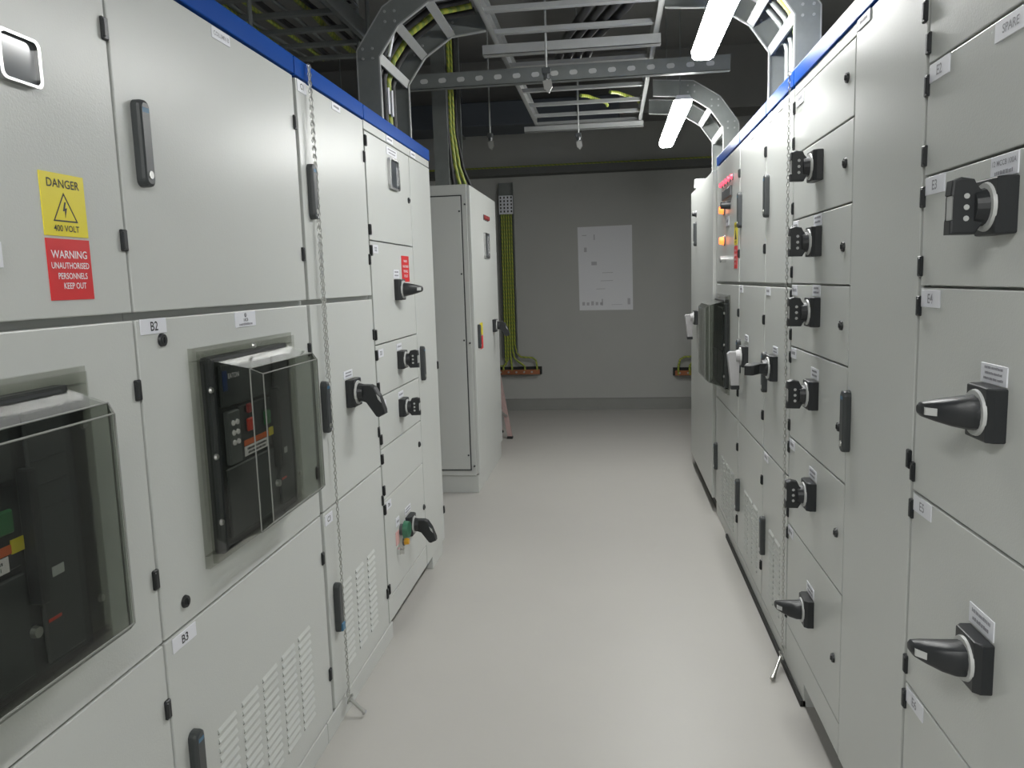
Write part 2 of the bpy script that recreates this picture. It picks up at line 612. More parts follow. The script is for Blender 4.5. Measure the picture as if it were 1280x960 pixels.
def plinth(S, cab, y0, y1, z1=0.073, d=-0.003, depth=0.60):
    mb = MB()
    S.bx(mb, y0, y1, 0.0, z1, -depth, d, 0.003)
    return part('plinth', mb, M_PAINT, cab)

def rail(S, cab, y0, y1, z0, z1, nm='frame_rail'):
    mb = MB()
    S.bx(mb, y0 + 0.002, y1 - 0.002, z0 + 0.001, z1 - 0.001, -0.03, -0.001, 0.0015)
    return part(nm, mb, M_PAINT, cab)

def pilot(S, par, y, z, r, m, nm='indicator_lamp', out=0.018, label=None, bez=True):
    if bez:
        mb = MB()
        mb.frustum(S.p(y, z, 0), S.p(y, z, 0.006), r * 1.25, r * 1.15, 18)
        b = part(nm, mb, M_GREYP, par, label)
        mb = MB()
        mb.frustum(S.p(y, z, 0.006), S.p(y, z, out), r, r * 0.8, 18)
        part('lens', mb, m, b)
        return b
    mb = MB()
    mb.frustum(S.p(y, z, 0), S.p(y, z, out), r, r * 0.85, 18)
    return part(nm, mb, m, par, label)

def breaker(S, cab, y0):
    """withdrawable breaker seen in the door cut-out; y0 is the near edge of the cabinet on the left row"""
    Y = lambda a: y0 + a
    mb = MB()
    S.bx(mb, Y(0.235), Y(0.660), 0.875, 1.345, -0.02, 0.026, 0.006)
    br = part('circuit_breaker', mb, M_BRKR, cab, 'black withdrawable circuit breaker')
    for (a, b, c, d_, e, nm, m) in (
            (0.262, 0.520, 1.222, 1.325, 0.034, 'upper_cover', M_BRK2), (0.340, 0.520, 1.085, 1.215, 0.032, 'control_panel', M_BRKR),
            (0.262, 0.520, 0.905, 1.075, 0.034, 'lower_cover', M_BRK2), (0.550, 0.640, 0.905, 1.320, 0.034, 'side_cover', M_BRK2),
            (0.272, 0.332, 1.082, 1.212, 0.040, 'trip_unit', M_GREYP), (0.528, 0.546, 1.015, 1.235, 0.052, 'charging_handle', M_PLAST)):
        mb = MB()
        S.bx(mb, Y(a), Y(b), c, d_, 0.026, e, 0.003)
        part(nm, mb, m, br)
    mb = MB()
    S.bx(mb, Y(0.270), Y(0.290), 1.262, 1.310, 0.034, 0.0352)
    part('badge', mb, M_NAVY, br, 'dark blue badge')
    letter(S, br, 'EATON', Y(0.322), 1.295, 0.0357, 0.017, M_WVIN)
    for i in range(2):
        for j in range(3):
            mb = MB()
            mb.frustum(S.p(Y(0.292 + 0.020 * i), 1.183 - 0.024 * j, 0.04), S.p(Y(0.292 + 0.020 * i), 1.183 - 0.024 * j, 0.044), 0.007, 0.006, 10)
            part('keypad_button', mb, M_WVIN, br, 'pale round button')
    for (y, z, r, m, lb) in ((0.388, 1.204, 0.011, M_DRED, 'dark red flag'), (0.388, 1.163, 0.015, M_REDB, 'red push button'), (0.486, 1.163, 0.017, M_GRNB, 'green push button')):
        mb = MB()
        S.bx(mb, Y(y - r), Y(y + r), z - r * 1.1, z + r * 1.1, 0.032, 0.040, 0.003)
        part('push_button', mb, m, br, lb)
    mb = MB()
    S.bx(mb, Y(0.356), Y(0.500), 1.112, 1.126, 0.032, 0.0335)
    part('instruction_strip', mb, M_ORANGE, br, 'orange printed strip')
    mb = MB()
    S.bx(mb, Y(0.356), Y(0.490), 1.086, 1.110, 0.032, 0.0335)
    st = part('instruction_strip', mb, M_WVIN, br, 'white printed strip')
    bars(S, st, Y(0.423), 1.103, 0.12, 2, 0.006, 0.0337, M_INK, seed=5)
    mb = MB()
    S.bx(mb, Y(0.498), Y(0.524), 1.110, 1.132, 0.032, 0.0338)
    part('warning_mark', mb, M_YEL, br, 'small yellow mark')
    mb = MB()
    S.bx(mb, Y(0.575), Y(0.602), 1.044, 1.060, 0.034, 0.0352)
    part('rating_plate', mb, M_RING, br)
    mb = MB()
    S.bx(mb, Y(0.556), Y(0.585), 0.974, 0.979, 0.034, 0.0352)
    part('red_line', mb, M_REDB, br)
    mb = MB()
    mb.frustum(S.p(Y(0.523), 0.974, 0.034), S.p(Y(0.523), 0.974, 0.043), 0.010, 0.009, 14)
    part('screw', mb, M_STEEL, br)
    for z in (1.16, 1.20, 1.24):
        mb = MB()
        S.bx(mb, Y(0.556), Y(0.634), z - 0.001, z + 0.001, 0.034, 0.0358)
        part('cover_rib', mb, M_BRKR, br)
    return br

def clear_cover(S, cab, y0, y1, z0, z1, depth=0.12):
    """smoked polycarbonate hood: flat flange on the door, deep box in front"""
    mb = MB()
    a, az = 0.068, 0.030
    for (k, d0, d1) in ((0.0, 0.001, 0.012), (0.016, 0.012, 0.026)):
        ka = k if k == 0 else 0.018
        for (p, q, r, t) in ((y0 + k, y1 - k, z1 - az, z1 - k * 0.5), (y0 + k, y1 - k, z0 + k * 0.5, z0 + az), (y0 + k, y0 + a, z0 + az, z1 - az), (y1 - a, y1 - k, z0 + az, z1 - az)):
            S.bx(mb, p, q, r, t, d0, d1)
    fl = part('breaker_hood', mb, M_CLEAR, cab, 'smoked clear hood over the breaker')
    mb = MB()                                   # the dark sealing frame behind the hood
    c, cz, e = a - 0.004, az - 0.004, 0.014
    for (p, q, r, t) in ((y0 + c, y1 - c, z1 - cz - e, z1 - cz), (y0 + c, y1 - c, z0 + cz, z0 + cz + e),
                         (y0 + c, y0 + c + e, z0 + cz + e, z1 - cz - e), (y1 - c - e, y1 - c, z0 + cz + e, z1 - cz - e)):
        S.bx(mb, p, q, r, t, 0.0, 0.022)
    part('gasket', mb, M_BRKR, fl, 'black gasket')
    yb0, yb1, zb0, zb1 = y0 + 0.062, y1 - 0.060, z0 + 0.032, z1 - 0.032
    yf0, yf1, zf0, zf1 = y0 + 0.088, y1 - 0.075, z0 + 0.060, z1 - 0.056
    ch = 0.030
    bm = bmesh.new()
    V = lambda y, z, d: bm.verts.new(S.p(y, z, d) - wo(cab))
    B = [V(yb0, zb0, 0.014), V(yb1, zb0, 0.014), V(yb1, zb1, 0.014), V(yb0, zb1, 0.014)]
    K = [V(yf0, zf0, depth - ch * 0.6), V(yf1, zf0, depth - ch * 0.6), V(yf1, zf1, depth - ch * 0.6), V(yf0, zf1, depth - ch * 0.6)]
    Fr = [V(yf0 + ch, zf0 + ch * 0.55, depth), V(yf1 - ch * 0.4, zf0 + ch * 0.55, depth), V(yf1 - ch * 0.4, zf1 - ch * 0.55, depth), V(yf0 + ch, zf1 - ch * 0.55, depth)]
    for A, C in ((B, K), (K, Fr)):
        for i in range(4):
            bm.faces.new((A[i], A[(i + 1) % 4], C[(i + 1) % 4], C[i]))
    bm.faces.new(Fr)
    bmesh.ops.recalc_face_normals(bm, faces=bm.faces)
    me = bpy.data.meshes.new('hood_box')
    bm.to_mesh(me)
    bm.free()
    me.materials.append(M_SMOKE)
    o = bpy.data.objects.new('hood_box', me)
    COL.objects.link(o)
    o.parent = fl
    ORG[o.name] = wo(cab).copy()
    so = o.modifiers.new('wall', 'SOLIDIFY')
    so.thickness = 0.003
    o['label'] = 'smoked box of the hood'
    # bright moulded edge of the front
    mb = MB()
    kq = [S.p(yf0, zf0, depth - ch * 0.6), S.p(yf1, zf0, depth - ch * 0.6), S.p(yf1, zf1, depth - ch * 0.6), S.p(yf0, zf1, depth - ch * 0.6)]
    fq = [S.p(yf0 + ch, zf0 + ch * 0.55, depth), S.p(yf1 - ch * 0.4, zf0 + ch * 0.55, depth), S.p(yf1 - ch * 0.4, zf1 - ch * 0.55, depth), S.p(yf0 + ch, zf1 - ch * 0.55, depth)]
    for q in (kq, fq):
        for i in range(4):
            mb.tube([q[i], q[(i + 1) % 4]], 0.0017, 6)
    for i in range(4):
        mb.tube([kq[i], fq[i]], 0.0012, 6)
    part('moulded_edge', mb, M_EDGE, fl, 'light moulded edges of the hood box')
    for (y, z) in ((y0 + 0.042, z1 - 0.1), (y0 + 0.042, (z0 + z1) / 2), (y0 + 0.042, z0 + 0.1), ((y0 + y1) / 2, z1 - 0.016), (y1 - 0.04, z1 - 0.1), (y1 - 0.04, z0 + 0.1)):
        mb = MB()
        mb.frustum(S.p(y, z, 0.0255), S.p(y, z, 0.031), 0.008, 0.006, 10)
        part('screw', mb, M_STEEL, fl)
    return fl

# ------------------------------------------------------------------ the room
X0, X1, Y0, Y1, ZC = -3.3, 2.9, -5.5, 8.95, 3.75
struct('floor', MB().box(X0, X1, Y0, Y1, -0.1, 0), M_FLOOR)
struct('ceiling', MB().box(X0, X1, Y0, Y1, ZC, ZC + 0.15), M_CEIL)
struct('wall_back', MB().box(X0, X1, Y1, Y1 + 0.15, -0.1, ZC + 0.15), M_WALL)
struct('wall_left', MB().box(X0 - 0.15, X0, Y0, Y1 + 0.15, -0.1, ZC + 0.15), M_WALL)
struct('wall_right', MB().box(X1, X1 + 0.15, Y0, Y1 + 0.15, -0.1, ZC + 0.15), M_WALL)
struct('wall_front', MB().box(X0, X1, Y0 - 0.15, Y0, -0.1, ZC + 0.15), M_WALL)
mb = MB()
mb.prism([(8.95, 0.0), (8.925, 0.0), (8.935, 0.12), (8.95, 0.135)], lambda a, b, t: (t, a, b), X0, X1)
struct('baseboard_back', mb, M_SKIRT)
M_TRAY = mat('dull_tray_steel', (0.11, 0.115, 0.11), 0.6, 0.3, var=0.15)
struct('trim_beam', MB().box(X0, X1, 8.30, 8.75, 3.15, ZC), M_COL)

# ------------------------------------------------------------------ left row
ZM, ZL = 1.452, 0.766          # the two long horizontal joints

def tall_column(S, cab, y0, y1, hinge_hi=True, low=ZL, hinges=True):
    """three doors one above the other with the wide grey joint under the top door"""
    hy = (y1 - 0.011) if hinge_hi else (y0 + 0.011)
    ds = []
    for (a, b) in ((ZM + 0.006, 2.138), (low, ZM - 0.004), (0.080, low)):
        mb = MB()
        S.bx(mb, y0 + 0.004, y1 - 0.004, a + 0.003, b - 0.003, -0.022, 0.0, 0.0025, 2)
        d = part('door', mb, M_PAINT, cab)
        ds.append(d)
        if hinges:
            for z in (b - 0.142, a + 0.144):
                hinge(S, d, hy, z)
    return ds

# A
cabA = carcass(LS, 'switchgear_cabinet', 'nearest left grey switchgear cabinet with yellow and red warning signs', 0.54, 1.45)
tall_column(LS, cabA, 0.54, 1.45)
plinth(LS, cabA, 0.54, 1.45)
breaker(LS, cabA, 0.54)
clear_cover(LS, cabA, 0.725, 1.275, 0.858, 1.374)
mb = MB()
LS.bx(mb, 1.224, 1.335, 1.601, 1.708, 0, 0.0016)
sg = part('danger_sign', mb, M_YEL, cabA, 'yellow danger 400 volt sticker with lightning triangle')
letter(LS, sg, 'DANGER', 1.2795, 1.6900, 0.0021, 0.0205, M_INK)
letter(LS, sg, '400 VOLT', 1.2790, 1.6140, 0.0021, 0.0150, M_INK, name='lettering')
mb = MB()
tri = [(1.2480, 1.6260), (1.3100, 1.6260), (1.2790, 1.6760)]
tri2 = [(1.2520, 1.6284), (1.3060, 1.6284), (1.2790, 1.6718)]
for i in range(3):
    j = (i + 1) % 3
    mb.prism([tri[i], tri[j], tri2[j], tri2[i]], lambda a, b, t: LS.p(a, b, t), 0.0016, 0.0021)
bolt = [(1.2795, 1.6600), (1.2740, 1.6440), (1.2790, 1.6450), (1.2785, 1.6330), (1.2845, 1.6500), (1.2795, 1.6490), (1.2830, 1.6600)]
mb.prism(bolt, lambda a, b, t: LS.p(a, b, t), 0.0016, 0.0021)
part('lightning_triangle', mb, M_INK, sg)
mb = MB()
LS.bx(mb, 1.224, 1.335, 1.491, 1.5965, 0, 0.0016)
sg = part('warning_sign', mb, M_RED, cabA, 'red warning keep out sticker')
letter(LS, sg, 'WARNING', 1.2795, 1.5690, 0.0021, 0.0190, M_WVIN)
letter(LS, sg, 'UNAUTHORISED', 1.2795, 1.5500, 0.0021, 0.0150, M_WVIN, sx=0.86)
letter(LS, sg, 'PERSONNELS', 1.2830, 1.5320, 0.0021, 0.0150, M_WVIN, sx=0.86)
letter(LS, sg, 'KEEP OUT', 1.2860, 1.5150, 0.0021, 0.0150, M_WVIN, sx=0.86)

def framed_meter(S, cab, y0, y1, z0, z1, label, r=0.012, screen=M_GLASSD):
    mb = MB()
    n = []
    for (cy, cz, a0) in ((y1 - r, z1 - r, 0), (y0 + r, z1 - r, 90), (y0 + r, z0 + r, 180), (y1 - r, z0 + r, 270)):
        for k in range(5):
            t = math.radians(a0 + k * 22.5)
            n.append((cy + r * math.cos(t), cz + r * math.sin(t)))
    cy, cz = (y0 + y1) / 2, (z0 + z1) / 2
    f = 0.86
    inn = [(cy + (a - cy) * f, cz + (b - cz) * (f + 0.03)) for a, b in n]
    for i in range(len(n)):
        j = (i + 1) % len(n)
        mb.prism([n[i], n[j], inn[j], inn[i]], lambda a, b, t: S.p(a, b, t), 0, 0.014)
    o = part('framed_meter', mb, M_FRAME, cab, label)
    mb = MB()
    mb.prism(inn, lambda a, b, t: S.p(a, b, t), 0, 0.007)
    part('meter_screen', mb, screen, o)
    return o
framed_meter(LS, cabA, 1.150, 1.243, 1.838, 1.915, 'small chrome framed meter')
pilot(LS, cabA, 1.212, 2.020, 0.014, M_DRED, label='dull red indicator lamp')
label_plate(LS, cabA, 1.03, 1.125, 1.545, 1.585, rows=1)

# B
cabB = carcass(LS, 'switchgear_cabinet', 'left switchgear cabinet labelled B2 and B3 with whole smoked hood in view', 1.45, 2.36)
dB = tall_column(LS, cabB, 1.45, 2.352)
plinth(LS, cabB, 1.45, 2.30)
swing_handle(LS, cabB, 1.522, 1.798)
swing_handle(LS, cabB, 1.522, 0.440)
breaker(LS, cabB, 1.45)
clear_cover(LS, cabB, 1.635, 2.185, 0.858, 1.372)
label_plate(LS, cabB, 1.467, 1.560, 1.414, 1.446, 'B2', 0.027, label='white plate reading B2')
label_plate(LS, cabB, 1.477, 1.572, 0.727, 0.760, 'B3', 0.027, label='white plate reading B3')
p = label_plate(LS, cabB, 1.868, 1.983, 1.404, 1.443, label='white plate naming the breaker')
mb = MB()
mb.torus(LS.p(1.925, 1.434, 0.0024), (0, 1, 0), (0, 0, 1), 0.005, 0.005, 0.0006, 14, 4)
LS.bx(mb, 1.9243, 1.9257, 1.430, 1.437, 0.0022, 0.0028)
part('symbol', mb, M_INK, p)
letter(LS, p, '1ACB', 1.925, 1.4215, 0.0027, 0.011, M_INK)
bars(LS, p, 1.925, 1.411, 0.09, 1, 0.006, 0.0024, M_GINK, seed=3)
label_plate(LS, cabB, 1.862, 1.953, 2.104, 2.131, 'COLUMN B', 0.0150, m=M_GINK)
for z in (1.399, 0.820):
    door_lock(LS, dB[1], 1.540, z)
louvres(LS, dB[2], [1.673, 1.795, 1.914, 2.038, 2.156], 0.455, 0.170, 0.0237, 0.088)

# C
cabC = carcass(LS, 'switchgear_cabinet', 'narrow left switchgear cabinet with hanging chain and one big rotary handle', 2.36, 3.03)
dC = tall_column(LS, cabC, 2.368, 3.026)
plinth(LS, cabC, 2.302, 3.085)
for z in (1.800, 1.108):
    swing_handle(LS, cabC, 2.434, z)
swing_handle(LS, cabC, 2.434, 0.418, True)
rotary(LS, cabC, 2.705, 1.118, 'pistol', 'z', 0.100)
label_plate(LS, cabC, 2.640, 2.735, 1.172, 1.200, rows=2, seed=4)
label_plate(LS, cabC, 2.380, 2.452, 2.098, 2.134, 'C1', 0.025)
label_plate(LS, cabC, 2.380, 2.450, 0.717, 0.753, 'C3', 0.025)
label_plate(LS, cabC, 2.680, 2.765, 2.106, 2.131, rows=1, seed=8)
louvres(LS, dC[2], [2.550, 2.690, 2.828], 0.462, 0.170, 0.0243, 0.088)

# D
cabD = carcass(LS, 'switchgear_cabinet', 'end cabinet of the left row with a column of small rotary switches', 3.03, 4.14, zbot=0.082)
ZD = [2.102, 1.678, 1.259, 1.045, 0.830, 0.615, 0.188]
dD = []
for i in range(6):
    d = door(LS, cabD, 3.036, 3.712, ZD[i + 1], ZD[i], 3.044)
    dD.append(d)
rail(LS, cabD, 3.034, 4.138, 2.104, 2.140)
rail(LS, cabD, 3.034, 3.712, 0.083, 0.186)
door(LS, cabD, 3.716, 4.136, 0.083, 2.102, None, nm='cable_compartment_panel', gap=0.0015)
plinth(LS, cabD, 3.88, 4.12, 0.082, -0.012)
mb = MB()
LS.bx(mb, 3.09, 3.88, 0.0, 0.082, -0.60, -0.55)
part('rear_plinth', mb, M_CARC, cabD)
framed_meter(LS, cabD, 3.340, 3.492, 1.912, 2.044, 'grey framed meter on the top door', 0.02)
label_plate(LS, cabD, 3.335, 3.495, 2.055, 2.088, rows=2, seed=2)
label_plate(LS, cabD, 3.340, 3.440, 2.108, 2.136, rows=1, seed=12)
label_plate(LS, cabD, 3.745, 3.840, 2.106, 2.134, rows=1, seed=13)
mb = MB()
LS.bx(mb, 3.492, 3.620, 1.512, 1.630, 0, 0.0016)
sg = part('warning_sign', mb, M_RED, cabD, 'small red warning sticker')
for t, z in (('WARNING', 1.606), ('UNAUTHORISED', 1.582), ('PERSONNELS', 1.560), ('KEEP OUT', 1.538)):
    letter(LS, sg, t, 3.556, z, 0.0021, 0.0165, M_WVIN, sx=0.80)
rotary(LS, cabD, 3.400, 1.478, 'lever', 'y')
rotary(LS, cabD, 3.385, 1.168, 'bar', 'z', 0.080)
rotary(LS, cabD, 3.372, 0.955, 'bar', 'z', 0.080)
rotary(LS, cabD, 3.392, 0.402, 'pistol', 'z')
label_plate(LS, cabD, 3.348, 3.440, 1.528, 1.566, rows=2, seed=21)
label_plate(LS, cabD, 3.340, 3.420, 1.212, 1.240, rows=1, seed=22)
label_plate(LS, cabD, 3.332, 3.412, 0.998, 1.026, rows=1, seed=23)
label_plate(LS, cabD, 3.340, 3.440, 0.458, 0.490, rows=2, seed=24)
for z, t in ((1.648, 'D2'), (1.226, 'D3'), (1.012, 'D4'), (0.585, 'D6')):
    label_plate(LS, cabD, 3.066, 3.136, z - 0.020, z + 0.014, t, 0.024)
for (k, y, z) in ((0, 3.672, 1.892), (4, 3.655, 0.722), (5, 3.690, 0.395)):
    door_lock(LS, dD[k], y, z)
swing_handle(LS, cabD, 3.775, 1.108)
mb = MB()
mb.frustum(LS.p(3.262, 0.420, 0), LS.p(3.262, 0.420, 0.018), 0.026, 0.024, 18)
g = part('push_button', mb, M_GREYP, cabD)
mb = MB()
mb.frustum(LS.p(3.262, 0.420, 0.018), LS.p(3.262, 0.420, 0.040), 0.040, 0.036, 22)
part('button_head', mb, M_GLENS, g, 'dark green mushroom head')
pilot(LS, cabD, 3.300, 0.352, 0.016, M_AMBER, 'push_button', 0.026, 'amber push button')
mb = MB()
mb.frustum(LS.p(3.200, 0.342, 0), LS.p(3.200, 0.342, 0.014), 0.017, 0.016, 16)
k = part('key_switch', mb, M_CHROME, cabD, 'chrome key switch')
mb = MB()
LS.bx(mb, 3.196, 3.204, 0.330, 0.350, 0.014, 0.030)
part('key', mb, M_STEEL, k)
label_plate(LS, cabD, 3.190, 3.245, 0.452, 0.490, rows=1, seed=31)
mb = MB()
LS.bx(mb, 3.180, 3.230, 0.370, 0.430, 0, 0.002)
part('tag', mb, M_PINK, cabD, 'faded pinkish tag')
for z in (1.060, 0.250):
    hinge(LS, cabD, 4.132, z)

# ------------------------------------------------------------------ right row
RB = -0.003
def right_tail(cab, y0, y1):
    plinth(RS, cab, y0, y1, 0.075, RB)
    mb = MB()
    RS.bx(mb, y0, y1, 0.0, 0.022, -0.01, 0.007)
    part('base_strip', mb, M_RUBBER, cab, 'black strip along the floor')

def feeder_column(name, label, y0, yd, y1, zs, zb):
    """doors from yd to y1 (hinged at y1), blank cable compartment from y0 to yd"""
    cab = carcass(RS, name, label, y0, y1, zbot=0.085)
    ds = []
    for i in range(len(zs) - 1):
        ds.append(door(RS, cab, yd + 0.002, y1 - 0.004, zs[i + 1], zs[i], y1 - 0.008))
    door(RS, cab, y0 + 0.004, yd - 0.001, 0.086, 2.138, None, nm='cable_compartment_panel', gap=0.0015)
    rail(RS, cab, yd, y1, zs[0] + 0.002, 2.140)
    rail(RS, cab, yd, y1, 0.086, zs[-1] - 0.001)
    mb = MB()
    RS.bx(mb, y0, y1, 0.0, 0.085, -0.60, -0.045)
    part('recessed_plinth', mb, M_RUBBER, cab, 'black recessed plinth')
    return cab, ds

# E (nearest right)
ZE = [2.104, 1.905, 1.685, 1.463, 1.026, 0.588, 0.190]
cabE, dE = feeder_column('switchgear_cabinet', 'nearest right switchgear cabinet with doors labelled E2 to E6', 0.56, 1.05, 1.740, ZE, 0)
for z1, t in ((1.905, 'E2'), (1.685, 'E3'), (1.460, 'E4'), (1.025, 'E5'), (0.587, 'E6')):
    label_plate(RS, cabE, 1.629, 1.722, z1 - 0.0385, z1 - 0.003, t, 0.027, m=M_GINK, label='white plate reading ' + t)
label_plate(RS, cabE, 1.345, 1.452, 1.866, 1.900, 'SPARE', 0.020, m=M_GINK, label='white plate reading SPARE')
for z0, z1, rows in ((1.645, 1.681, 0), (1.302, 1.336, 3), (0.862, 0.899, 2)):
    p = label_plate(RS, cabE, 1.352, 1.444, z0, z1, rows=rows, seed=int(z0 * 100))
    if not rows:
        letter(RS, p, '12 MCCB 100A', 1.398, 1.6680, 0.0027, 0.0125, M_GINK)
        bars(RS, p, 1.398, 1.653, 0.07, 1, 0.007, 0.0024, M_GINK, seed=9)
rotary(RS, cabE, 1.395, 1.597, 'bar', 'z')
rotary(RS, cabE, 1.395, 1.255, 'lever', 'y')
rotary(RS, cabE, 1.395, 0.813, 'lever', 'y')
mb = MB()
RS.bx(mb, 0.60, 0.85, 0.0, 0.085, -0.5, -0.012)
part('plinth', mb, M_PAINT, cabE)

# D on the right
ZR = [2.104, 1.903, 1.681, 1.460, 1.238, 0.907, 0.581, 0.190]
cabF, dF = feeder_column('switchgear_cabinet', 'right switchgear cabinet with blank wide panel and six switches in a column', 1.742, 2.222, 2.916, ZR, 0)
for z, k in ((1.822, 'bar'), (1.593, 'bar'), (1.375, 'bar'), (1.112, 'bar'), (0.784, 'bar'), (0.390, 'lever')):
    rotary(RS, cabF, 2.565, z, k, 'z' if k == 'bar' else 'y')
    if z != 1.822:
        label_plate(RS, cabF, 2.520, 2.612, z + 0.049, z + 0.084, rows=2, seed=int(z * 90))
for i, z in enumerate(ZR[1:7]):
    label_plate(RS, cabF, 2.822, 2.898, z - 0.040, z - 0.004, rows=1, seed=60 + i)
label_plate(RS, cabF, 2.780, 2.880, 2.060, 2.100, rows=1, seed=71)
label_plate(RS, cabF, 2.110, 2.210, 2.110, 2.138, rows=1, seed=72)
for d, z in zip(dF, (2.016, 1.792, 1.567, 1.349, 1.060, 0.747, 0.362)):
    door_lock(RS, d, 2.288, z)
swing_handle(RS, cabF, 2.200, 1.092)
for z in (2.015, 1.090, 0.20):
    hinge(RS, cabF, 1.757, z)
mb = MB()
RS.bx(mb, 2.645, 2.916, 0.0, 0.085, -0.5, RB)
part('plinth', mb, M_PAINT, cabF)
mb = MB()
RS.bx(mb, 2.645, 2.916, 0.0, 0.022, -0.01, 0.007)
part('base_strip', mb, M_RUBBER, cabF, 'black strip along the floor')

# F, G, H with long joints
cabG = carcass(RS, 'switchgear_cabinet', 'narrow right switchgear cabinet beside the hanging chain, sideways black handle', 2.918, 3.405)
dG = tall_column(RS, cabG, 2.922, 3.402, False, 0.752, hinges=False)
right_tail(cabG, 2.918, 3.405)
for z in (1.812, 1.090, 0.380):
    swing_handle(RS, cabG, 3.352, z)
rotary(RS, cabG, 3.180, 1.128, 'pistol', 'y', 0.100)
label_plate(RS, cabG, 3.130, 3.220, 1.182, 1.212, rows=2, seed=33)
label_plate(RS, cabG, 3.290, 3.372, 1.410, 1.444, rows=1, seed=34)
label_plate(RS, cabG, 3.290, 3.372, 0.712, 0.746, rows=1, seed=35)
label_plate(RS, cabG, 3.100, 3.190, 2.105, 2.134, rows=1, seed=36)
label_plate(RS, cabG, 3.300, 3.380, 2.100, 2.134, rows=1, seed=37)
louvres(RS, dG[2], [3.080, 3.200], 0.440, 0.150, 0.0237, 0.088)

cabH = carcass(RS, 'switchgear_cabinet', 'right switchgear cabinet with pale downward lever beside the smoked hood', 3.405, 4.075)
dH = tall_column(RS, cabH, 3.408, 4.072, False, 0.752)
right_tail(cabH, 3.405, 4.075)
for z in (1.812, 1.090, 0.370):
    swing_handle(RS, cabH, 4.025, z)
rotary(RS, cabH, 3.845, 1.108, 'handle', 'z', 0.100, M_GRIPL)
label_plate(RS, cabH, 3.790, 3.890, 1.180, 1.210, rows=2, seed=43)
label_plate(RS, cabH, 3.960, 4.050, 1.410, 1.444, rows=1, seed=44)
label_plate(RS, cabH, 3.700, 3.790, 2.105, 2.134, rows=1, seed=45)
louvres(RS, dH[2], [3.560, 3.685, 3.810], 0.440, 0.150, 0.0237, 0.088)

cabI = carcass(RS, 'switchgear_cabinet', 'farthest joined right cabinet with red and orange indicator lamps and hood', 4.075, 4.925)
dI = tall_column(RS, cabI, 4.079, 4.920, False, 0.752)
plinth(RS, cabI, 4.075, 4.925, 0.075, RB)
mb = MB()
RS.bx(mb, 4.075, 4.45, 0.0, 0.022, -0.01, 0.007)
part('base_strip', mb, M_RUBBER, cabI, 'black strip along the floor')
swing_handle(RS, cabI, 4.880, 0.380)
louvres(RS, dI[2], [4.250, 4.375, 4.500, 4.625], 0.430, 0.130, 0.0237, 0.088)
for y in (4.30, 4.40, 4.50, 4.60, 4.70):
    pilot(RS, cabI, y, 2.008, 0.015, M_LRED, label='small lit red lamp')
mb = MB()
RS.bx(mb, 4.34, 4.66, 1.915, 1.968, 0, 0.010, 0.003)
mm = part('digital_meter', mb, M_GREYP, cabI)
for (y, z) in ((4.62, 1.862), (4.60, 1.690)):
    pilot(RS, cabI, y, z, 0.024, M_LORA, out=0.030, label='large lit orange lamp')
mb = MB()
mb.frustum(RS.p(4.40, 1.870, 0), RS.p(4.40, 1.870, 0.05), 0.022, 0.018, 14)
part('selector_knob', mb, M_PLAST, cabI)
mb = MB()
mb.frustum(RS.p(4.55, 1.585, 0), RS.p(4.55, 1.585, 0.032), 0.018, 0.018, 14)
part('selector_knob', mb, M_CHROME, cabI, 'chrome selector')
label_plate(RS, cabI, 4.43, 4.53, 1.765, 1.815, rows=1, seed=51)
mb = MB()
RS.bx(mb, 4.14, 4.24, 1.650, 1.765, 0, 0.0016)
sgn = part('danger_sign', mb, M_YEL, cabI, 'small yellow danger sticker')
letter(RS, sgn, 'DANGER', 4.19, 1.745, 0.0021, 0.0200, M_INK, sx=0.85)
letter(RS, sgn, '400 VOLT', 4.19, 1.665, 0.0021, 0.0150, M_INK, sx=0.85)
mb = MB()
mb.prism([(4.162, 1.678), (4.218, 1.678), (4.19, 1.728)], lambda a, b, t: RS.p(a, b, t), 0.0016, 0.0021)
part('lightning_triangle', mb, M_INK, sgn)
mb = MB()
RS.bx(mb, 4.14, 4.24, 1.530, 1.645, 0, 0.0016)
sgn = part('warning_sign', mb, M_RED, cabI, 'small red warning sticker')
for t, z in (('WARNING', 1.622), ('UNAUTHORISED', 1.598), ('PERSONNELS', 1.576), ('KEEP OUT', 1.554)):
    letter(RS, sgn, t, 4.19, z, 0.0021, 0.0150, M_WVIN, sx=0.72)
mb = MB()
RS.bx(mb, 4.40, 4.86, 0.875, 1.345, -0.02, 0.026, 0.006)
brI = part('circuit_breaker', mb, M_BRKR, cabI, 'black withdrawable circuit breaker')
mb = MB()
RS.bx(mb, 4.44, 4.62, 0.91, 1.07, 0.026, 0.034, 0.003)
RS.bx(mb, 4.64, 4.82, 0.91, 1.07, 0.026, 0.034, 0.003)
part('lower_cover', mb, M_BRK2, brI)
mb = MB()
RS.bx(mb, 4.44, 4.62, 1.08, 1.32, 0.026, 0.034, 0.003)
part('upper_cover', mb, M_BRK2, brI)
clear_cover(RS, cabI, 4.365, 4.905, 0.840, 1.390)

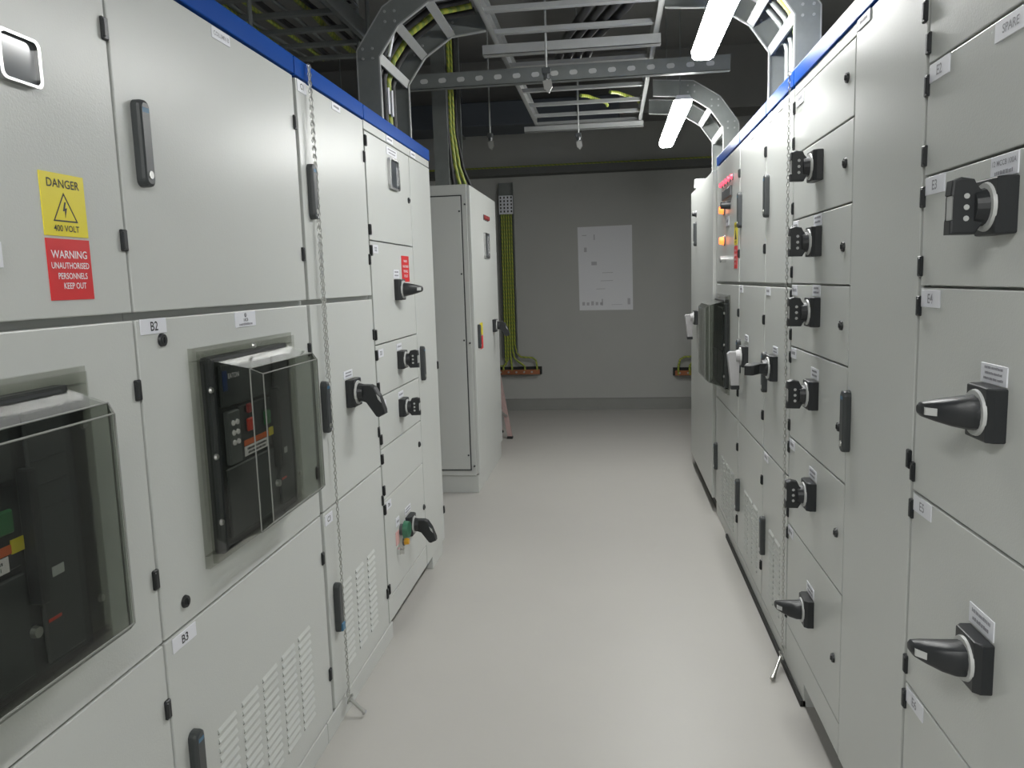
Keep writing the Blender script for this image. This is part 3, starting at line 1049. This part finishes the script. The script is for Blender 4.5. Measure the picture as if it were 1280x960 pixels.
# ------------------------------------------------------------------ free-standing end cabinets
def end_cabinet(S, label, y0, y1, depth, ztop, zpl, dark_plinth):
    cab = thing('control_cabinet', label, 'cabinet', S.p((y0 + y1) / 2, 0, -depth / 2))
    mb = MB()
    S.bx(mb, y0, y1, zpl, ztop, -depth, -0.022, 0.004)
    part('body', mb, M_PAINT, cab)
    mb = MB()
    S.bx(mb, y0 + 0.012, y1 - 0.012, 0, zpl, -depth, -0.03 if dark_plinth else -0.012, 0.002)
    part('plinth', mb, M_RUBBER if dark_plinth else M_PAINT, cab, 'black plinth' if dark_plinth else None)
    mb = MB()
    S.bx(mb, y0 + 0.004, y1 - 0.004, zpl + 0.012, ztop - 0.006, -0.022, 0, 0.004, 2)
    d = part('door', mb, M_PAINT, cab)
    return cab, d

KS = Side(-0.950, 1)
cabK, dK = end_cabinet(KS, 'tall free-standing grey control cabinet showing its plain side panel', 5.36, 6.55, 0.62, 2.165, 0.128, False)
x1 = KS.x
mb = MB()
mb.box(x1 - 0.555, x1 - 0.062, 5.3505, 5.362, 0.175, 2.088, 0.004)
sp = part('side_panel', mb, M_PAINT, cabK)
mb = MB()
for (p, q, r, u) in ((x1 - 0.561, x1 - 0.056, 2.086, 2.094), (x1 - 0.561, x1 - 0.056, 0.169, 0.177), (x1 - 0.064, x1 - 0.056, 0.169, 2.094), (x1 - 0.561, x1 - 0.553, 0.169, 2.094)):
    mb.box(p, q, 5.3525, 5.362, r, u)
part('panel_groove_shade', mb, M_DARK, cabK, 'dark strips for the shaded groove around the side panel')  # dark strips stand in for shade in the groove around the inset panel
for (x, z) in ((x1 - 0.075, 1.985), (x1 - 0.075, 1.10), (x1 - 0.075, 0.28), (x1 - 0.035, 2.03), (x1 - 0.035, 1.08), (x1 - 0.035, 0.20), (x1 - 0.075, 1.86 - 0.3)):
    mb = MB()
    mb.frustum((x, 5.3505 if x < x1 - 0.05 else 5.36, z), (x, 5.346, z), 0.007, 0.006, 10)
    part('screw', mb, M_DARK, cabK)
for i in range(4):
    pilot(KS, cabK, 5.93 + 0.06 * i, 1.985, 0.018, M_DRED, label='small red lamp')
framed_meter(KS, cabK, 5.90, 6.10, 1.68, 1.87, 'grey framed meter', 0.01)
swing_handle(KS, cabK, 5.50, 1.115)
for (m, z0, z1) in ((M_YEL, 1.115, 1.205), (M_RED, 1.015, 1.11)):
    mb = MB()
    KS.bx(mb, 5.58, 5.70, z0, z1, 0, 0.002)
    part('danger_sign' if m is M_YEL else 'warning_sign', mb, m, cabK, 'tiny yellow sticker' if m is M_YEL else 'tiny red sticker')
rotary(KS, cabK, 6.24, 1.150, 'pistol', 'z', 0.100)

JS = Side(0.622, -1)
cabJ, dJ = end_cabinet(JS, 'pale free-standing cabinet at the far end of the right row', 4.975, 6.30, 0.62, 2.135, 0.072, True)
mb = MB()
mb.frustum(JS.p(6.0, 2.135, -0.04), JS.p(6.0, 2.20, -0.04), 0.05, 0.045, 18)
part('top_knob', mb, M_RING, cabJ, 'pale round knob on the roof')
swing_handle(JS, cabJ, 5.92, 1.80)
pilot(JS, cabJ, 5.92, 1.945, 0.02, M_PLAST, 'push_button', 0.03, 'black push button')
rotary(JS, cabJ, 5.85, 1.195, 'handle', 'z', 0.100, M_GRIPL)

# ------------------------------------------------------------------ chains with keys
def chain(S, label, y, z_top, z_end, second=None, key_dir=(0.05, 0.03, -0.03), dy=0.012):
    t = thing('key_chain', label, 'chain', S.p(y, z_end, 0.010))
    mb = MB()
    def run(ya, za, yb, zb):
        L = math.hypot(yb - ya, zb - za)
        n = int(L / 0.0125)
        for i in range(n + 1):
            f = i / n
            c = S.p(ya + (yb - ya) * f + 0.003 * math.sin(f * 5), za + (zb - za) * f, 0.0155)
            u = Vector((0, 1, 0)) if i % 2 else Vector((1, 0, 0))
            mb.torus(c, u, (0, 0, 1), 0.0042, 0.0082, 0.0017, 6, 3)
    run(y, z_top, y + dy, z_end)
    if second:
        run(y - 0.010, z_top, y - 0.006, second)
    links = part('chain_links', mb, M_STEEL, t)
    links['kind'] = 'stuff'
    e = S.p(y + dy, z_end - 0.012, 0.012)
    mb = MB()
    mb.torus(e, (0, 1, 0), (0, 0, 1), 0.013, 0.013, 0.0022, 12, 5)
    part('split_ring', mb, M_STEEL, t)
    kd = Vector((S.sg * key_dir[0], key_dir[1], key_dir[2]))
    a = e + Vector((S.sg * 0.006, 0, -0.022))
    mb = MB()
    mb.torus(a, (0, 1, 0), Vector((S.sg * 0.3, 0, 1)).normalized(), 0.024, 0.011, 0.0036, 12, 5)
    mb.frustum(a - kd.normalized() * 0.002, a + kd, 0.0065, 0.0065, 10)
    mb.frustum(a + kd, a + kd * 1.12, 0.0095, 0.0095, 10)
    part('door_key', mb, M_STEEL, t, 'steel double-bit door key')
    return t
chain(LS, 'steel chain with door key hanging down the left cabinets', 2.455, 2.185, 0.100, 1.21, (0.045, 0.002, -0.045))
chain(RS, 'steel chain with door key hanging down the right cabinets', 2.928, 2.185, 0.092, None, (0.045, -0.085, -0.042), -0.022)

# ------------------------------------------------------------------ lamps
def light_fitting(y0, label, x=LAMP_X):
    y1 = y0 + 1.50
    z = LAMP_Z
    t = thing('fluorescent_light', label, 'light', (x, (y0 + y1) / 2, z), 'batten lights in a row')
    mb = MB()
    prof = [(-0.050, 0.016), (0.050, 0.016), (0.040, 0.042), (-0.040, 0.042)]
    mb.prism(prof, lambda a, b, s: (x + a, s, z + b), y0 - 0.02, y1 + 0.02)
    part('batten', mb, M_BATTEN, t)
    mb = MB()
    prof = [(-0.054, 0.016), (-0.050, -0.014), (-0.034, -0.026), (0.034, -0.026), (0.050, -0.014), (0.054, 0.016)]
    mb.prism(prof, lambda a, b, s: (x + a, s, z + b), y0, y1)
    part('opal_diffuser', mb, M_TUBE, t, 'lit white diffuser')
    for yy in (y0 + 0.2, y1 - 0.1):
        mb = MB()
        mb.frustum((x, yy, z + 0.04), (x, yy, ZC), 0.004, 0.004, 6)
        part('hanging_rod', mb, M_GALV, t)
    return t
names = ['batten light far behind the camera, not in the picture', 'batten light behind the camera, not in the picture',
         'lit batten light at the top edge above the aisle', 'lit batten light farthest along the aisle, beside the right ladder']
for y, n in zip(LAMPS_Y, names):
    light_fitting(y, n)
for y, n in ((-1.3, 'fill light added behind the camera for the right cabinets, not in the picture'),):
    light_fitting(y, n, -0.75)  # fill lamp added out of view to brighten the nearest right cabinet

# ------------------------------------------------------------------ cable ladders and steelwork
def channel(mb, pts, nrm, depth, th=0.004, lip=0.014):
    """a ladder side rail: thin plate through pts (inner edge), depth along nrm per point, with lips along Y"""
    pass

def bend_ladder(sx, xr, y0, y1, zb, ztop, label, xend):
    """ladder rising from a cabinet top and turning over the aisle in two facets.
    sx: +1 turns towards +x, -1 towards -x; xr: aisle-side edge of the vertical rails"""
    t = thing('cable_ladder', label, 'cable ladder', (xr, (y0 + y1) / 2, 2.197))
    dp = 0.10
    inner = [(xr, 2.197), (xr, zb), (xr + sx * 0.09, zb + 0.125), (xr + sx * 0.23, zb + 0.215), (xend, zb + 0.232)]
    outer = [(xr - sx * dp, 2.197), (xr - sx * dp, zb + 0.03), (xr + sx * 0.025, zb + 0.205), (xr + sx * 0.20, zb + 0.315), (xend, zb + 0.335)]
    for yy, s in ((y0, 1), (y1, -1)):
        mb = MB()
        n = len(inner)
        for i in range(n - 1):
            q = [inner[i], inner[i + 1], outer[i + 1], outer[i]]
            mb.prism(q, lambda a, b, q2: (a, q2, b), yy - 0.002, yy + 0.002)
        lip = MB()
        for line in (inner, outer):
            for i in range(n - 1):
                (a0, b0), (a1, b1) = line[i], line[i + 1]
                L = math.hypot(a1 - a0, b1 - b0)
                nx, nz = -(b1 - b0) / L * 0.003, (a1 - a0) / L * 0.003
                lip.prism([(a0 - nx, b0 - nz), (a1 - nx, b1 - nz), (a1 + nx, b1 + nz), (a0 + nx, b0 + nz)],
                         lambda a, b, q2: (a, q2, b), yy - s * 0.0025, yy + s * 0.016)
        part('rail_lip', lip, M_GALVB, t)  # lips lighter than the web: light caught on the edges, put into colour
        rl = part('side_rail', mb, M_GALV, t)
        for i, (c, dd) in enumerate(((1, 0), (2, 0), (3, 0))):
            cx, cz = (inner[c][0] + outer[c][0]) / 2, (inner[c][1] + outer[c][1]) / 2
            for (u, v) in ((-0.022, 0.02), (0.022, 0.02), (-0.022, -0.022), (0.022, -0.022)):
                mb = MB()
                mb.frustum((cx + u, yy - 0.007, cz + v), (cx + u, yy + 0.007, cz + v), 0.006, 0.006, 8)
                part('bolt', mb, M_GALVB, rl)
    for i in (1, 2, 3):
        (a, b) = inner[i]
        (p, q) = inner[i - 1] if i > 1 else (a, b - 0.1)
        dx, dz = inner[i + 1][0] - p, inner[i + 1][1] - q
        L = math.hypot(dx, dz)
        dx, dz = dx / L * 0.02, dz / L * 0.02
        nx, nz = -dz, dx
        if nx * (outer[i][0] - a) + nz * (outer[i][1] - b) < 0:
            nx, nz = -nx, -nz
        mb = MB()
        mb.prism([(a - dx, b - dz), (a + dx, b + dz), (a + dx + nx * 0.8, b + dz + nz * 0.8), (a - dx + nx * 0.8, b - dz + nz * 0.8)],
                 lambda u, v, s: (u, s, v), y0 + 0.003, y1 - 0.003)
        r = part('rung', mb, M_GALVB, t)
    return t
bend_ladder(1, -1.003, 3.50, 4.02, 2.50, 0, 'cable ladder bending over the aisle from the left cabinet tops', -0.60)
bend_ladder(-1, 0.752, 3.44, 3.98, 2.535, 0, 'cable ladder bending over from the right cabinets, nearer of two', 0.27)
bend_ladder(-1, 0.768, 5.60, 6.20, 2.49, 0, 'cable ladder rising behind the farther lamp, farther of two on the right', 0.30)

def ladder_straight(name, label, x0, x1, y0, y1, z, rungs, dp=0.10, m=M_GALVB):
    t = thing(name, label, 'cable ladder', ((x0 + x1) / 2, (y0 + y1) / 2, z))
    for x, s in ((x0, 1), (x1, -1)):
        mb = MB()
        mb.box(x - 0.0025, x + 0.0025, y0, y1, z, z + dp)
        a, b = sorted((x, x + s * 0.024))
        mb.box(a, b, y0, y1, z, z + 0.003)
        mb.box(a, b, y0, y1, z + dp - 0.003, z + dp)
        part('side_rail', mb, m, t)
    for y in rungs:
        mb = MB()
        mb.box(x0 + 0.003, x1 - 0.003, y - 0.019, y + 0.019, z + 0.012, z + 0.016)
        mb.box(x0 + 0.003, x1 - 0.003, y - 0.019, y - 0.016, z + 0.016, z + 0.034)
        mb.box(x0 + 0.003, x1 - 0.003, y + 0.016, y + 0.019, z + 0.016, z + 0.034)
        part('rung', mb, m, t)
    return t
ladder_straight('cable_ladder', 'wide cable ladder running along above the aisle', -0.59, 0.255, 2.60, 6.62, 2.74,
                [2.82, 3.12, 3.45, 3.81, 4.15, 4.78, 5.10, 5.42, 5.86, 6.24, 6.56])

def strut(label, x0, x1, y, z, h=0.045, wd=0.045, holes=False, m=M_GALV):
    t = thing('strut_channel', label, 'steel channel', ((x0 + x1) / 2, y, z))
    mb = MB()
    mb.box(x0, x1, y - wd / 2, y + wd / 2, z, z + 0.003)
    mb.box(x0, x1, y - wd / 2, y - wd / 2 + 0.003, z, z + h)
    mb.box(x0, x1, y + wd / 2 - 0.003, y + wd / 2, z, z + h)
    part('channel', mb, m, t)
    if holes:
        n = int((x1 - x0) / 0.11)
        for i in range(n):
            x = x0 + 0.06 + i * 0.11
            mb = MB()
            pts = [(x + 0.014 * math.cos(k * PI / 6) + (0.009 if math.cos(k * PI / 6) > 0 else -0.009), z + h / 2 + 0.014 * math.sin(k * PI / 6)) for k in range(12)]
            mb.prism(pts, lambda a, b, s: (a, s, b), y - wd / 2 - 0.0012, y - wd / 2 + 0.001)
            part('slot', mb, M_RING, t, 'pale elongated slot')
    return t
strut('steel channel under the near end of the aisle ladder', -0.66, 0.27, 4.30, 2.690, 0.05, 0.06, m=M_GALVB)
strut('long slotted steel channel crossing the aisle below the ladder', -1.25, 0.68, 4.72, 2.640, 0.085, 0.05, True)
strut('steel channel under the far end of the aisle ladder', -0.68, 0.27, 6.50, 2.690, 0.04, 0.05, m=M_GALVB)

def hanger(label, x, y, z0):
    t = thing('hanger_rod', label, 'threaded rod', (x, y, z0))
    mb = MB()
    mb.frustum((x, y, z0 + 0.02), (x, y, ZC), 0.006, 0.006, 8)
    part('rod', mb, M_GALVB, t)
    mb = MB()
    mb.box(x - 0.022, x + 0.022, y - 0.022, y + 0.022, z0 + 0.085, z0 + 0.115, 0.003)
    mb.frustum((x, y, z0 + 0.06), (x, y, z0 + 0.085), 0.015, 0.018, 6)
    part('clamp', mb, M_DARK, t)
    mb = MB()
    mb.prism([(-0.020, 0.05), (0.024, 0.06), (0.030, 0.02), (0.012, -0.01), (-0.012, 0.01)], lambda a, b, s: (x + a, y + s, z0 + b), -0.008, 0.008)
    part('hook', mb, M_STEEL, t)
hanger('hanging rod with hook in front of the slotted channel', -0.320, 4.22, 2.475)
hanger('hanging rod with hook below the far ladder end', -0.235, 6.20, 2.495)
hanger('hanging rod with hook at the far left of the aisle ceiling', -0.905, 6.10, 2.510)

# left background rack
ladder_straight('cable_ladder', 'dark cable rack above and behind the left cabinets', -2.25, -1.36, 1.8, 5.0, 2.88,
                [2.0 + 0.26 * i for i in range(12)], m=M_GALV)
for i in range(11):
    x = -2.19 + i * 0.077 + random.uniform(-0.015, 0.015)
    r = random.uniform(0.010, 0.020)
    mb = MB()
    pts = [(x + random.uniform(-0.02, 0.02), 1.8 + 0.4 * k, 2.918 + r + random.uniform(0, 0.006)) for k in range(9)]
    mb.tube(pts, r, 6)
    ey = i in (3, 5, 8)
    single('power_cable', mb, M_EARTH if ey else (M_GALV if i % 3 == 1 else M_BLKCAB),
           'green and yellow cable lying in the dark left rack' if ey else ('grey cable lying in the dark left rack' if i % 3 == 1 else 'black cable lying in the dark left rack'),
           'cable', 'cables in the dark left rack', (x, 3.4, 2.92), 0.9)
mb = MB()
mb.box(-1.46, -1.36, 1.8, 4.4, 3.02, 3.026)
mb.box(-1.46, -1.455, 1.8, 4.4, 3.0, 3.05)
tr = single('cable_tray', mb, M_GALVB, 'narrow perforated tray beside the dark left rack', 'cable tray', None, (-1.41, 3.1, 3.02))
for k in range(16):
    for s in (-0.022, 0.022):
        mb = MB()
        y = 2.0 + 0.15 * k + (0.05 if s > 0 else 0)
        mb.box(-1.405 + s - 0.008, -1.405 + s + 0.008, y - 0.022, y + 0.022, 3.0185, 3.0200)
        part('slot', mb, M_INK, tr, 'dark slot')
for (x, y) in ((-1.70, 3.75), (-1.30, 4.35), (-1.42, 4.55)):
    mb = MB()
    mb.frustum((x, y, 2.30 if x < -1.6 else 2.60), (x, y, ZC), 0.012, 0.012, 8)
    single('support_post', mb, M_GALV, {-1.70: 'thin grey drop rod near the left ceiling corner', -1.30: 'thin grey drop rod next to the left bend ladder',
           -1.42: 'thin grey drop rod second from the left bend ladder'}[x], 'rod', None, (x, y, 2.3))
for i, (y, m) in enumerate(((1.99, 'r'), (2.02, 'w'), (2.07, 'r'), (2.11, 'w'), (2.16, 'r'), (2.24, 'b'))):
    mb = MB()
    x = -1.02 - 0.02 * i
    mb.tube([(x, y, 2.197), (x + 0.005, y + 0.01, 2.235), (x - 0.03, y + 0.02, 2.27), (x - 0.16, y + 0.03, 2.28), (x - 0.2, y + 0.03, 2.197)], 0.005, 6)
    single('control_wire', mb, {'r': M_PINK, 'w': M_WHITE, 'b': M_BLKCAB}[m],
           {'r': 'reddish wire looping on the left cabinet roof', 'w': 'white wire looping on the left cabinet roof', 'b': 'black wire looping on the left cabinet roof'}[m],
           'wire', 'wires on the left cabinet roof', (x, y, 2.197), 0.9)

# cables inside the bending ladders
def bend_cable(mbpts, r, m, label, grp):
    mb = MB()
    mb.tube(mbpts, r, 8)
    return single('power_cable', mb, m, label, 'cable', grp, mbpts[0], 1.0)
for i in range(5):
    y = 3.57 + 0.075 * i
    m = M_EARTH if i in (0, 3) else M_BLKCAB
    pts = [(-1.05, y, 2.197), (-1.05, y, 2.46), (-1.02, y, 2.56), (-0.93, y, 2.68), (-0.80, y, 2.765), (-0.63, y, 2.785)]
    bend_cable(pts, 0.016, m, 'green and yellow cable in the left bend ladder' if m is M_EARTH else 'black cable in the left bend ladder', 'cables in the left bend ladder')
for i, (y, z, dx, dz) in enumerate(((3.60, 2.585, 0.03, 0.12), (3.72, 2.36, 0.0, 0.12), (3.78, 2.36, 0.0, 0.12))):
    mb = MB()
    x = -0.985 if i == 0 else -1.03
    mb.tube([(x, y, z - 0.06), (x + dx, y, z + dz - 0.06)], 0.008, 6)
    single('cable_tag', mb, M_WHITE, ['white marker tag on the left bend ladder, topmost', 'white marker tag low in the left bend ladder, nearer', 'white marker tag low in the left bend ladder, farther'][i], 'tag', None, (x, y, z))
for i in range(4):
    y = 3.52 + 0.09 * i
    m = M_EARTH if i == 1 else M_GALV
    pts = [(0.80, y, 2.197), (0.80, y, 2.49), (0.77, y, 2.60), (0.68, y, 2.71), (0.55, y, 2.80), (0.36, y, 2.815)]
    bend_cable(pts, 0.015, m, 'green and yellow cable in the nearer right bend ladder' if m is M_EARTH else 'grey cable in the nearer right bend ladder', 'cables in the nearer right bend ladder')

# vertical ladder and cables above the free-standing left cabinet
t = thing('cable_ladder', 'vertical cable ladder rising from the free-standing left cabinet', 'cable ladder', (-1.16, 5.8, 2.166))
for y in (5.50, 6.05):
    mb = MB()
    mb.box(-1.215, -1.115, y - 0.003, y + 0.003, 2.166, 3.60)
    mb.box(-1.119, -1.115, min(y, y + (0.02 if y < 5.8 else -0.02)), max(y, y + (0.02 if y < 5.8 else -0.02)), 2.166, 3.60)
    part('side_rail', mb, M_GALV, t)
for k in range(5):
    mb = MB()
    mb.box(-1.165, -1.150, 5.503, 6.047, 2.33 + 0.28 * k, 2.37 + 0.28 * k)
    part('rung', mb, M_GALV, t)
for i in range(4):
    y = 5.60 + 0.11 * i
    m = M_EARTH if i in (1, 2) else M_BLKCAB
    pts = [(-1.12 + 0.03 * i, y + 0.1, 2.166), (-1.13 + 0.01 * i, y + 0.05, 2.35), (-1.135, y, 2.6), (-1.135, y, 3.55)]
    bend_cable(pts, 0.013, m, 'green and yellow cable above the free-standing left cabinet' if m is M_EARTH else 'black cable above the free-standing left cabinet', 'cables above the free-standing left cabinet')

# tray and pipework along the back wall
mb = MB()
mb.box(-3.2, 2.8, 8.74, 8.94, 2.660, 2.664)
mb.box(-3.2, 2.8, 8.738, 8.742, 2.660, 2.735)
bt = single('cable_tray', mb, M_TRAY, 'long horizontal tray high across the far wall', 'cable tray', None, (0, 8.84, 2.66))
mb = MB()
mb.tube([(-3.1 + 0.4 * k, 8.78 + 0.008 * math.sin(k * 1.7), 2.745) for k in range(15)], 0.014, 6)
single('earth_cable', mb, M_EARTH, 'green and yellow cable lying along the high far wall tray', 'cable', None, (0, 8.78, 2.74), 0.9)
t = thing('air_duct', 'dark bluish duct under the ceiling near the far wall', 'duct', (-1.5, 7.95, 2.99))
part('duct_body', MB().box(-3.2, 0.1, 7.70, 8.20, 2.99, 3.22, 0.01), M_DUCT, t)
for x in (-2.6, -1.5, -0.3):
    for y in (7.68, 8.22):
        mb = MB()
        mb.frustum((x, y, 2.975), (x, y, ZC), 0.006, 0.006, 6)
        part('hanging_rod', mb, M_GALV, t)
    mb = MB()
    mb.box(x - 0.02, x + 0.02, 7.66, 8.24, 2.972, 2.99)
    part('bracket', mb, M_GALV, t)

# vertical earthing tray on the back wall with cables down to the copper bar
t = thing('cable_tray', 'vertical tray with yellow green cables on the far wall', 'cable tray', (-1.165, 8.94, 0.6))
mb = MB()
mb.box(-1.245, -1.085, 8.930, 8.949, 0.62, 2.60)
part('tray_base', mb, M_GALV, t)
for x in (-1.245, -1.085):
    mb = MB()
    mb.box(x - 0.002, x + 0.002, 8.885, 8.949, 0.62, 2.60)
    part('tray_flange', mb, M_GALV, t)
mb = MB()
mb.box(-1.243, -1.087, 8.868, 8.884, 2.25, 2.455, 0.003)
cv = part('perforated_cover', mb, M_WHITE, t, 'pale perforated cover plate')
for i in range(4):
    for j in range(5):
        mb = MB()
        mb.box(-1.230 + i * 0.040, -1.214 + i * 0.040, 8.8665, 8.8685, 2.268 + j * 0.038, 2.290 + j * 0.038)
        part('slot', mb, M_INK, cv, 'dark slot')
spread = [-1.34, -1.25, -1.15, -1.0, -0.86]
for i in range(5):
    x = -1.222 + 0.027 * i
    xe = spread[i]
    zz = 0.48 + 0.06 * i
    pts = [(x, 8.905, 2.26), (x, 8.905, 1.4), (x, 8.905, zz + 0.06)]
    if abs(xe - x) > 0.05 and i > 2:
        s = 1 if xe > x else -1
        pts += [(x + s * 0.02, 8.90, zz - 0.04), (x + s * 0.07, 8.89, zz - 0.09), (xe - s * 0.05, 8.88, zz - 0.10), (xe - s * 0.01, 8.875, zz - 0.13)]
    pts += [(xe, 8.872, 0.52), (xe, 8.872, 0.475)]
    mb = MB()
    mb.tube(pts, 0.0115, 8)
    single('earth_cable', mb, M_EARTH, 'yellow green cable on the far wall tray, ' + ('leftmost of five', 'second of five from the left', 'middle of five', 'fourth of five, curving to the copper bar', 'rightmost of five, curving farthest')[i], 'cable', 'earth cables on the far wall tray', (x, 8.905, 0.5), 1.0)

def earth_bar(x0, x1, z, label):
    t = thing('earth_bar', label, 'copper bar', ((x0 + x1) / 2, 8.95, z))
    mb = MB()
    mb.box(x0, x1, 8.862, 8.870, z - 0.038, z + 0.018)
    part('copper_strip', mb, M_COPPER, t)
    mb = MB()
    mb.box(x0 - 0.02, x1 + 0.02, 8.925, 8.949, z - 0.045, z + 0.045)
    part('backing_bar', mb, M_RUBBER, t, 'black backing bar')
    for x in (x0 + 0.02, x1 - 0.02):
        mb = MB()
        mb.frustum((x, 8.935, z), (x, 8.870, z), 0.02, 0.016, 12)
        part('insulator', mb, M_DARK, t)
    n = int((x1 - x0) / 0.09)
    for i in range(n):
        x = x0 + 0.05 + i * 0.09
        mb = MB()
        mb.frustum((x, 8.863, z - 0.01), (x, 8.852, z - 0.01), 0.012, 0.012, 6)
        part('bolt', mb, M_STEEL, t)
    return t
earth_bar(-1.42, -0.83, 0.468, 'copper earth bar low on the far wall behind the left cabinet')
earth_bar(0.70, 1.15, 0.430, 'copper earth bar low on the far wall beside the right cabinet')
for (a, b, h) in ((0.735, 1.05, 0.60), (0.86, 1.10, 0.56)):
    mb = MB()
    pts = [(a, 8.868, 0.40), (a, 8.87, 0.50), (a + 0.02, 8.88, h - 0.03), (a + 0.07, 8.885, h), (b, 8.89, h), (b + 0.2, 8.90, h)]
    mb.tube(pts, 0.0125, 8)
    single('earth_cable', mb, M_EARTH, 'yellow green cable %s on the right copper bar' % ('curving widest' if h > 0.58 else 'curving inside the wider one'), 'cable', None, (a, 8.87, 0.4), 1.0)

# drawing sheet on the back wall
t = thing('drawing_sheet', 'large white drawing sheet stuck on the far grey wall', 'poster', (-0.065, 8.948, 1.61))
mb = MB()
mb.prism([(-0.362, 1.146), (0.240, 1.140), (0.236, 2.082), (-0.370, 2.078)], lambda a, b, s: (a, s, b), 8.9455, 8.949)
part('paper', mb, M_PAPER, t)
mb = MB()
rnd = random.Random(4)
for (x, z, wd, h) in ([(-0.33 + 0.05 * i, 1.20, 0.03, rnd.uniform(0.03, 0.07)) for i in range(5)] + [(-0.11, 1.195, 0.012, 0.075), (0.18, 1.20, 0.03, 0.07)] +
                      [(-0.32, 1.98, 0.05, 0.008), (-0.19, 1.93, 0.012, 0.06), (-0.30, 1.80, 0.03, 0.05), (-0.22, 1.65, 0.06, 0.04), (-0.10, 1.56, 0.12, 0.006),
                       (-0.12, 1.47, 0.14, 0.006), (-0.17, 1.38, 0.10, 0.006), (0.0, 1.20, 0.12, 0.004)]):
    mb.box(x, x + wd, 8.9448, 8.9456, z, z + h)
part('printed_drawing', mb, M_FAINT, t, 'faint grey printing')

# step ladder leaning behind the free-standing left cabinet
t = thing('step_ladder', 'small step ladder with reddish rails behind the left free-standing cabinet', 'ladder', (-1.30, 7.45, 0))
def bar(mb, a, b, wd, th):
    a, b = Vector(a), Vector(b)
    d = (b - a).normalized()
    u = Vector((0, 1, 0))
    v = d.cross(u).normalized()
    A = [mb.bm.verts.new(a + u * s * wd / 2 + v * q * th / 2) for s, q in ((-1, -1), (1, -1), (1, 1), (-1, 1))]
    B = [mb.bm.verts.new(b + u * s * wd / 2 + v * q * th / 2) for s, q in ((-1, -1), (1, -1), (1, 1), (-1, 1))]
    mb.bm.faces.new(A)
    mb.bm.faces.new(B[::-1])
    for i in range(4):
        mb.bm.faces.new((A[i], B[i], B[(i + 1) % 4], A[(i + 1) % 4]))
M_RAILP = mat('worn_reddish_aluminium', (0.42, 0.30, 0.285), 0.5, var=0.2, vscale=25)
XR = {7.30: -0.985, 7.60: -1.12}
for yy in (7.30, 7.60):
    x0 = XR[yy]
    mb = MB()
    bar(mb, (x0, yy, 0.02), (x0 - 0.20, yy, 1.25), 0.025, 0.045)
    part('front_rail', mb, M_RAILP, t)
    mb = MB()
    bar(mb, (x0 - 0.70, yy, 0.02), (x0 - 0.24, yy, 1.25), 0.02, 0.035)
    part('rear_rail', mb, M_ALU, t)
    mb = MB()
    mb.box(x0 - 0.028, x0 + 0.028, yy - 0.020, yy + 0.020, 0, 0.025, 0.004)
    part('foot', mb, M_RUBBER, t)
    mb = MB()
    mb.box(x0 - 0.728, x0 - 0.672, yy - 0.020, yy + 0.020, 0, 0.025, 0.004)
    part('foot', mb, M_RUBBER, t)
    mb = MB()
    bar(mb, (x0 - 0.02, yy - 0.015, 0.22), (x0 - 0.12, yy - 0.015, 0.30), 0.012, 0.02)
    part('brace', mb, M_ALU, t)
for k in range(4):
    z = 0.26 + 0.27 * k
    off = -0.20 * (z - 0.02) / 1.23
    A, B = XR[7.30] + off, XR[7.60] + off
    mb = MB()
    mb.prism([(A - 0.09, 7.312), (A + 0.01, 7.312), (B + 0.01, 7.588), (B - 0.09, 7.588)], lambda a, b, q: (a, b, q), z - 0.025, z)
    part('step', mb, M_ALU, t)
mb = MB()
mb.prism([(-1.26, 7.28), (-1.16, 7.28), (-1.295, 7.62), (-1.395, 7.62)], lambda a, b, q: (a, b, q), 1.245, 1.27)
part('top_cap', mb, M_RAILP, t)

# loose cables seen between the rungs of the aisle ladder
for i, (a, b) in enumerate((((-0.146, 5.80), (-0.02, 6.05)), ((0.06, 5.75), (0.21, 6.0)))):
    mb = MB()
    mb.tube([(a[0] - 0.05, a[1] - 0.1, 2.775), (a[0], a[1], 2.79), (b[0], b[1], 2.79), (b[0] + 0.01, b[1] + 0.03, 2.775)], 0.012, 6)
    single('earth_cable', mb, M_EARTH, ['short yellow cable end on the aisle ladder, left of two', 'short yellow cable end on the aisle ladder, right of two'][i], 'cable', None, (a[0], a[1], 2.78), 1.0)
for i in range(4):
    mb = MB()
    o = 0.055 * i
    mb.tube([(-0.30 + o, 4.9, 2.80), (-0.24 + o, 4.5, 2.80), (-0.10 + o * 1.2, 4.0, 2.80), (0.02 + o * 1.1, 3.5, 2.80), (0.03 + o, 2.7, 2.80)], 0.022, 7)
    single('power_cable', mb, M_BLKCAB, 'thick black cable lying along the aisle ladder', 'cable', 'black cables on the aisle ladder', (-0.3 + o, 4.9, 2.8), 1.0)
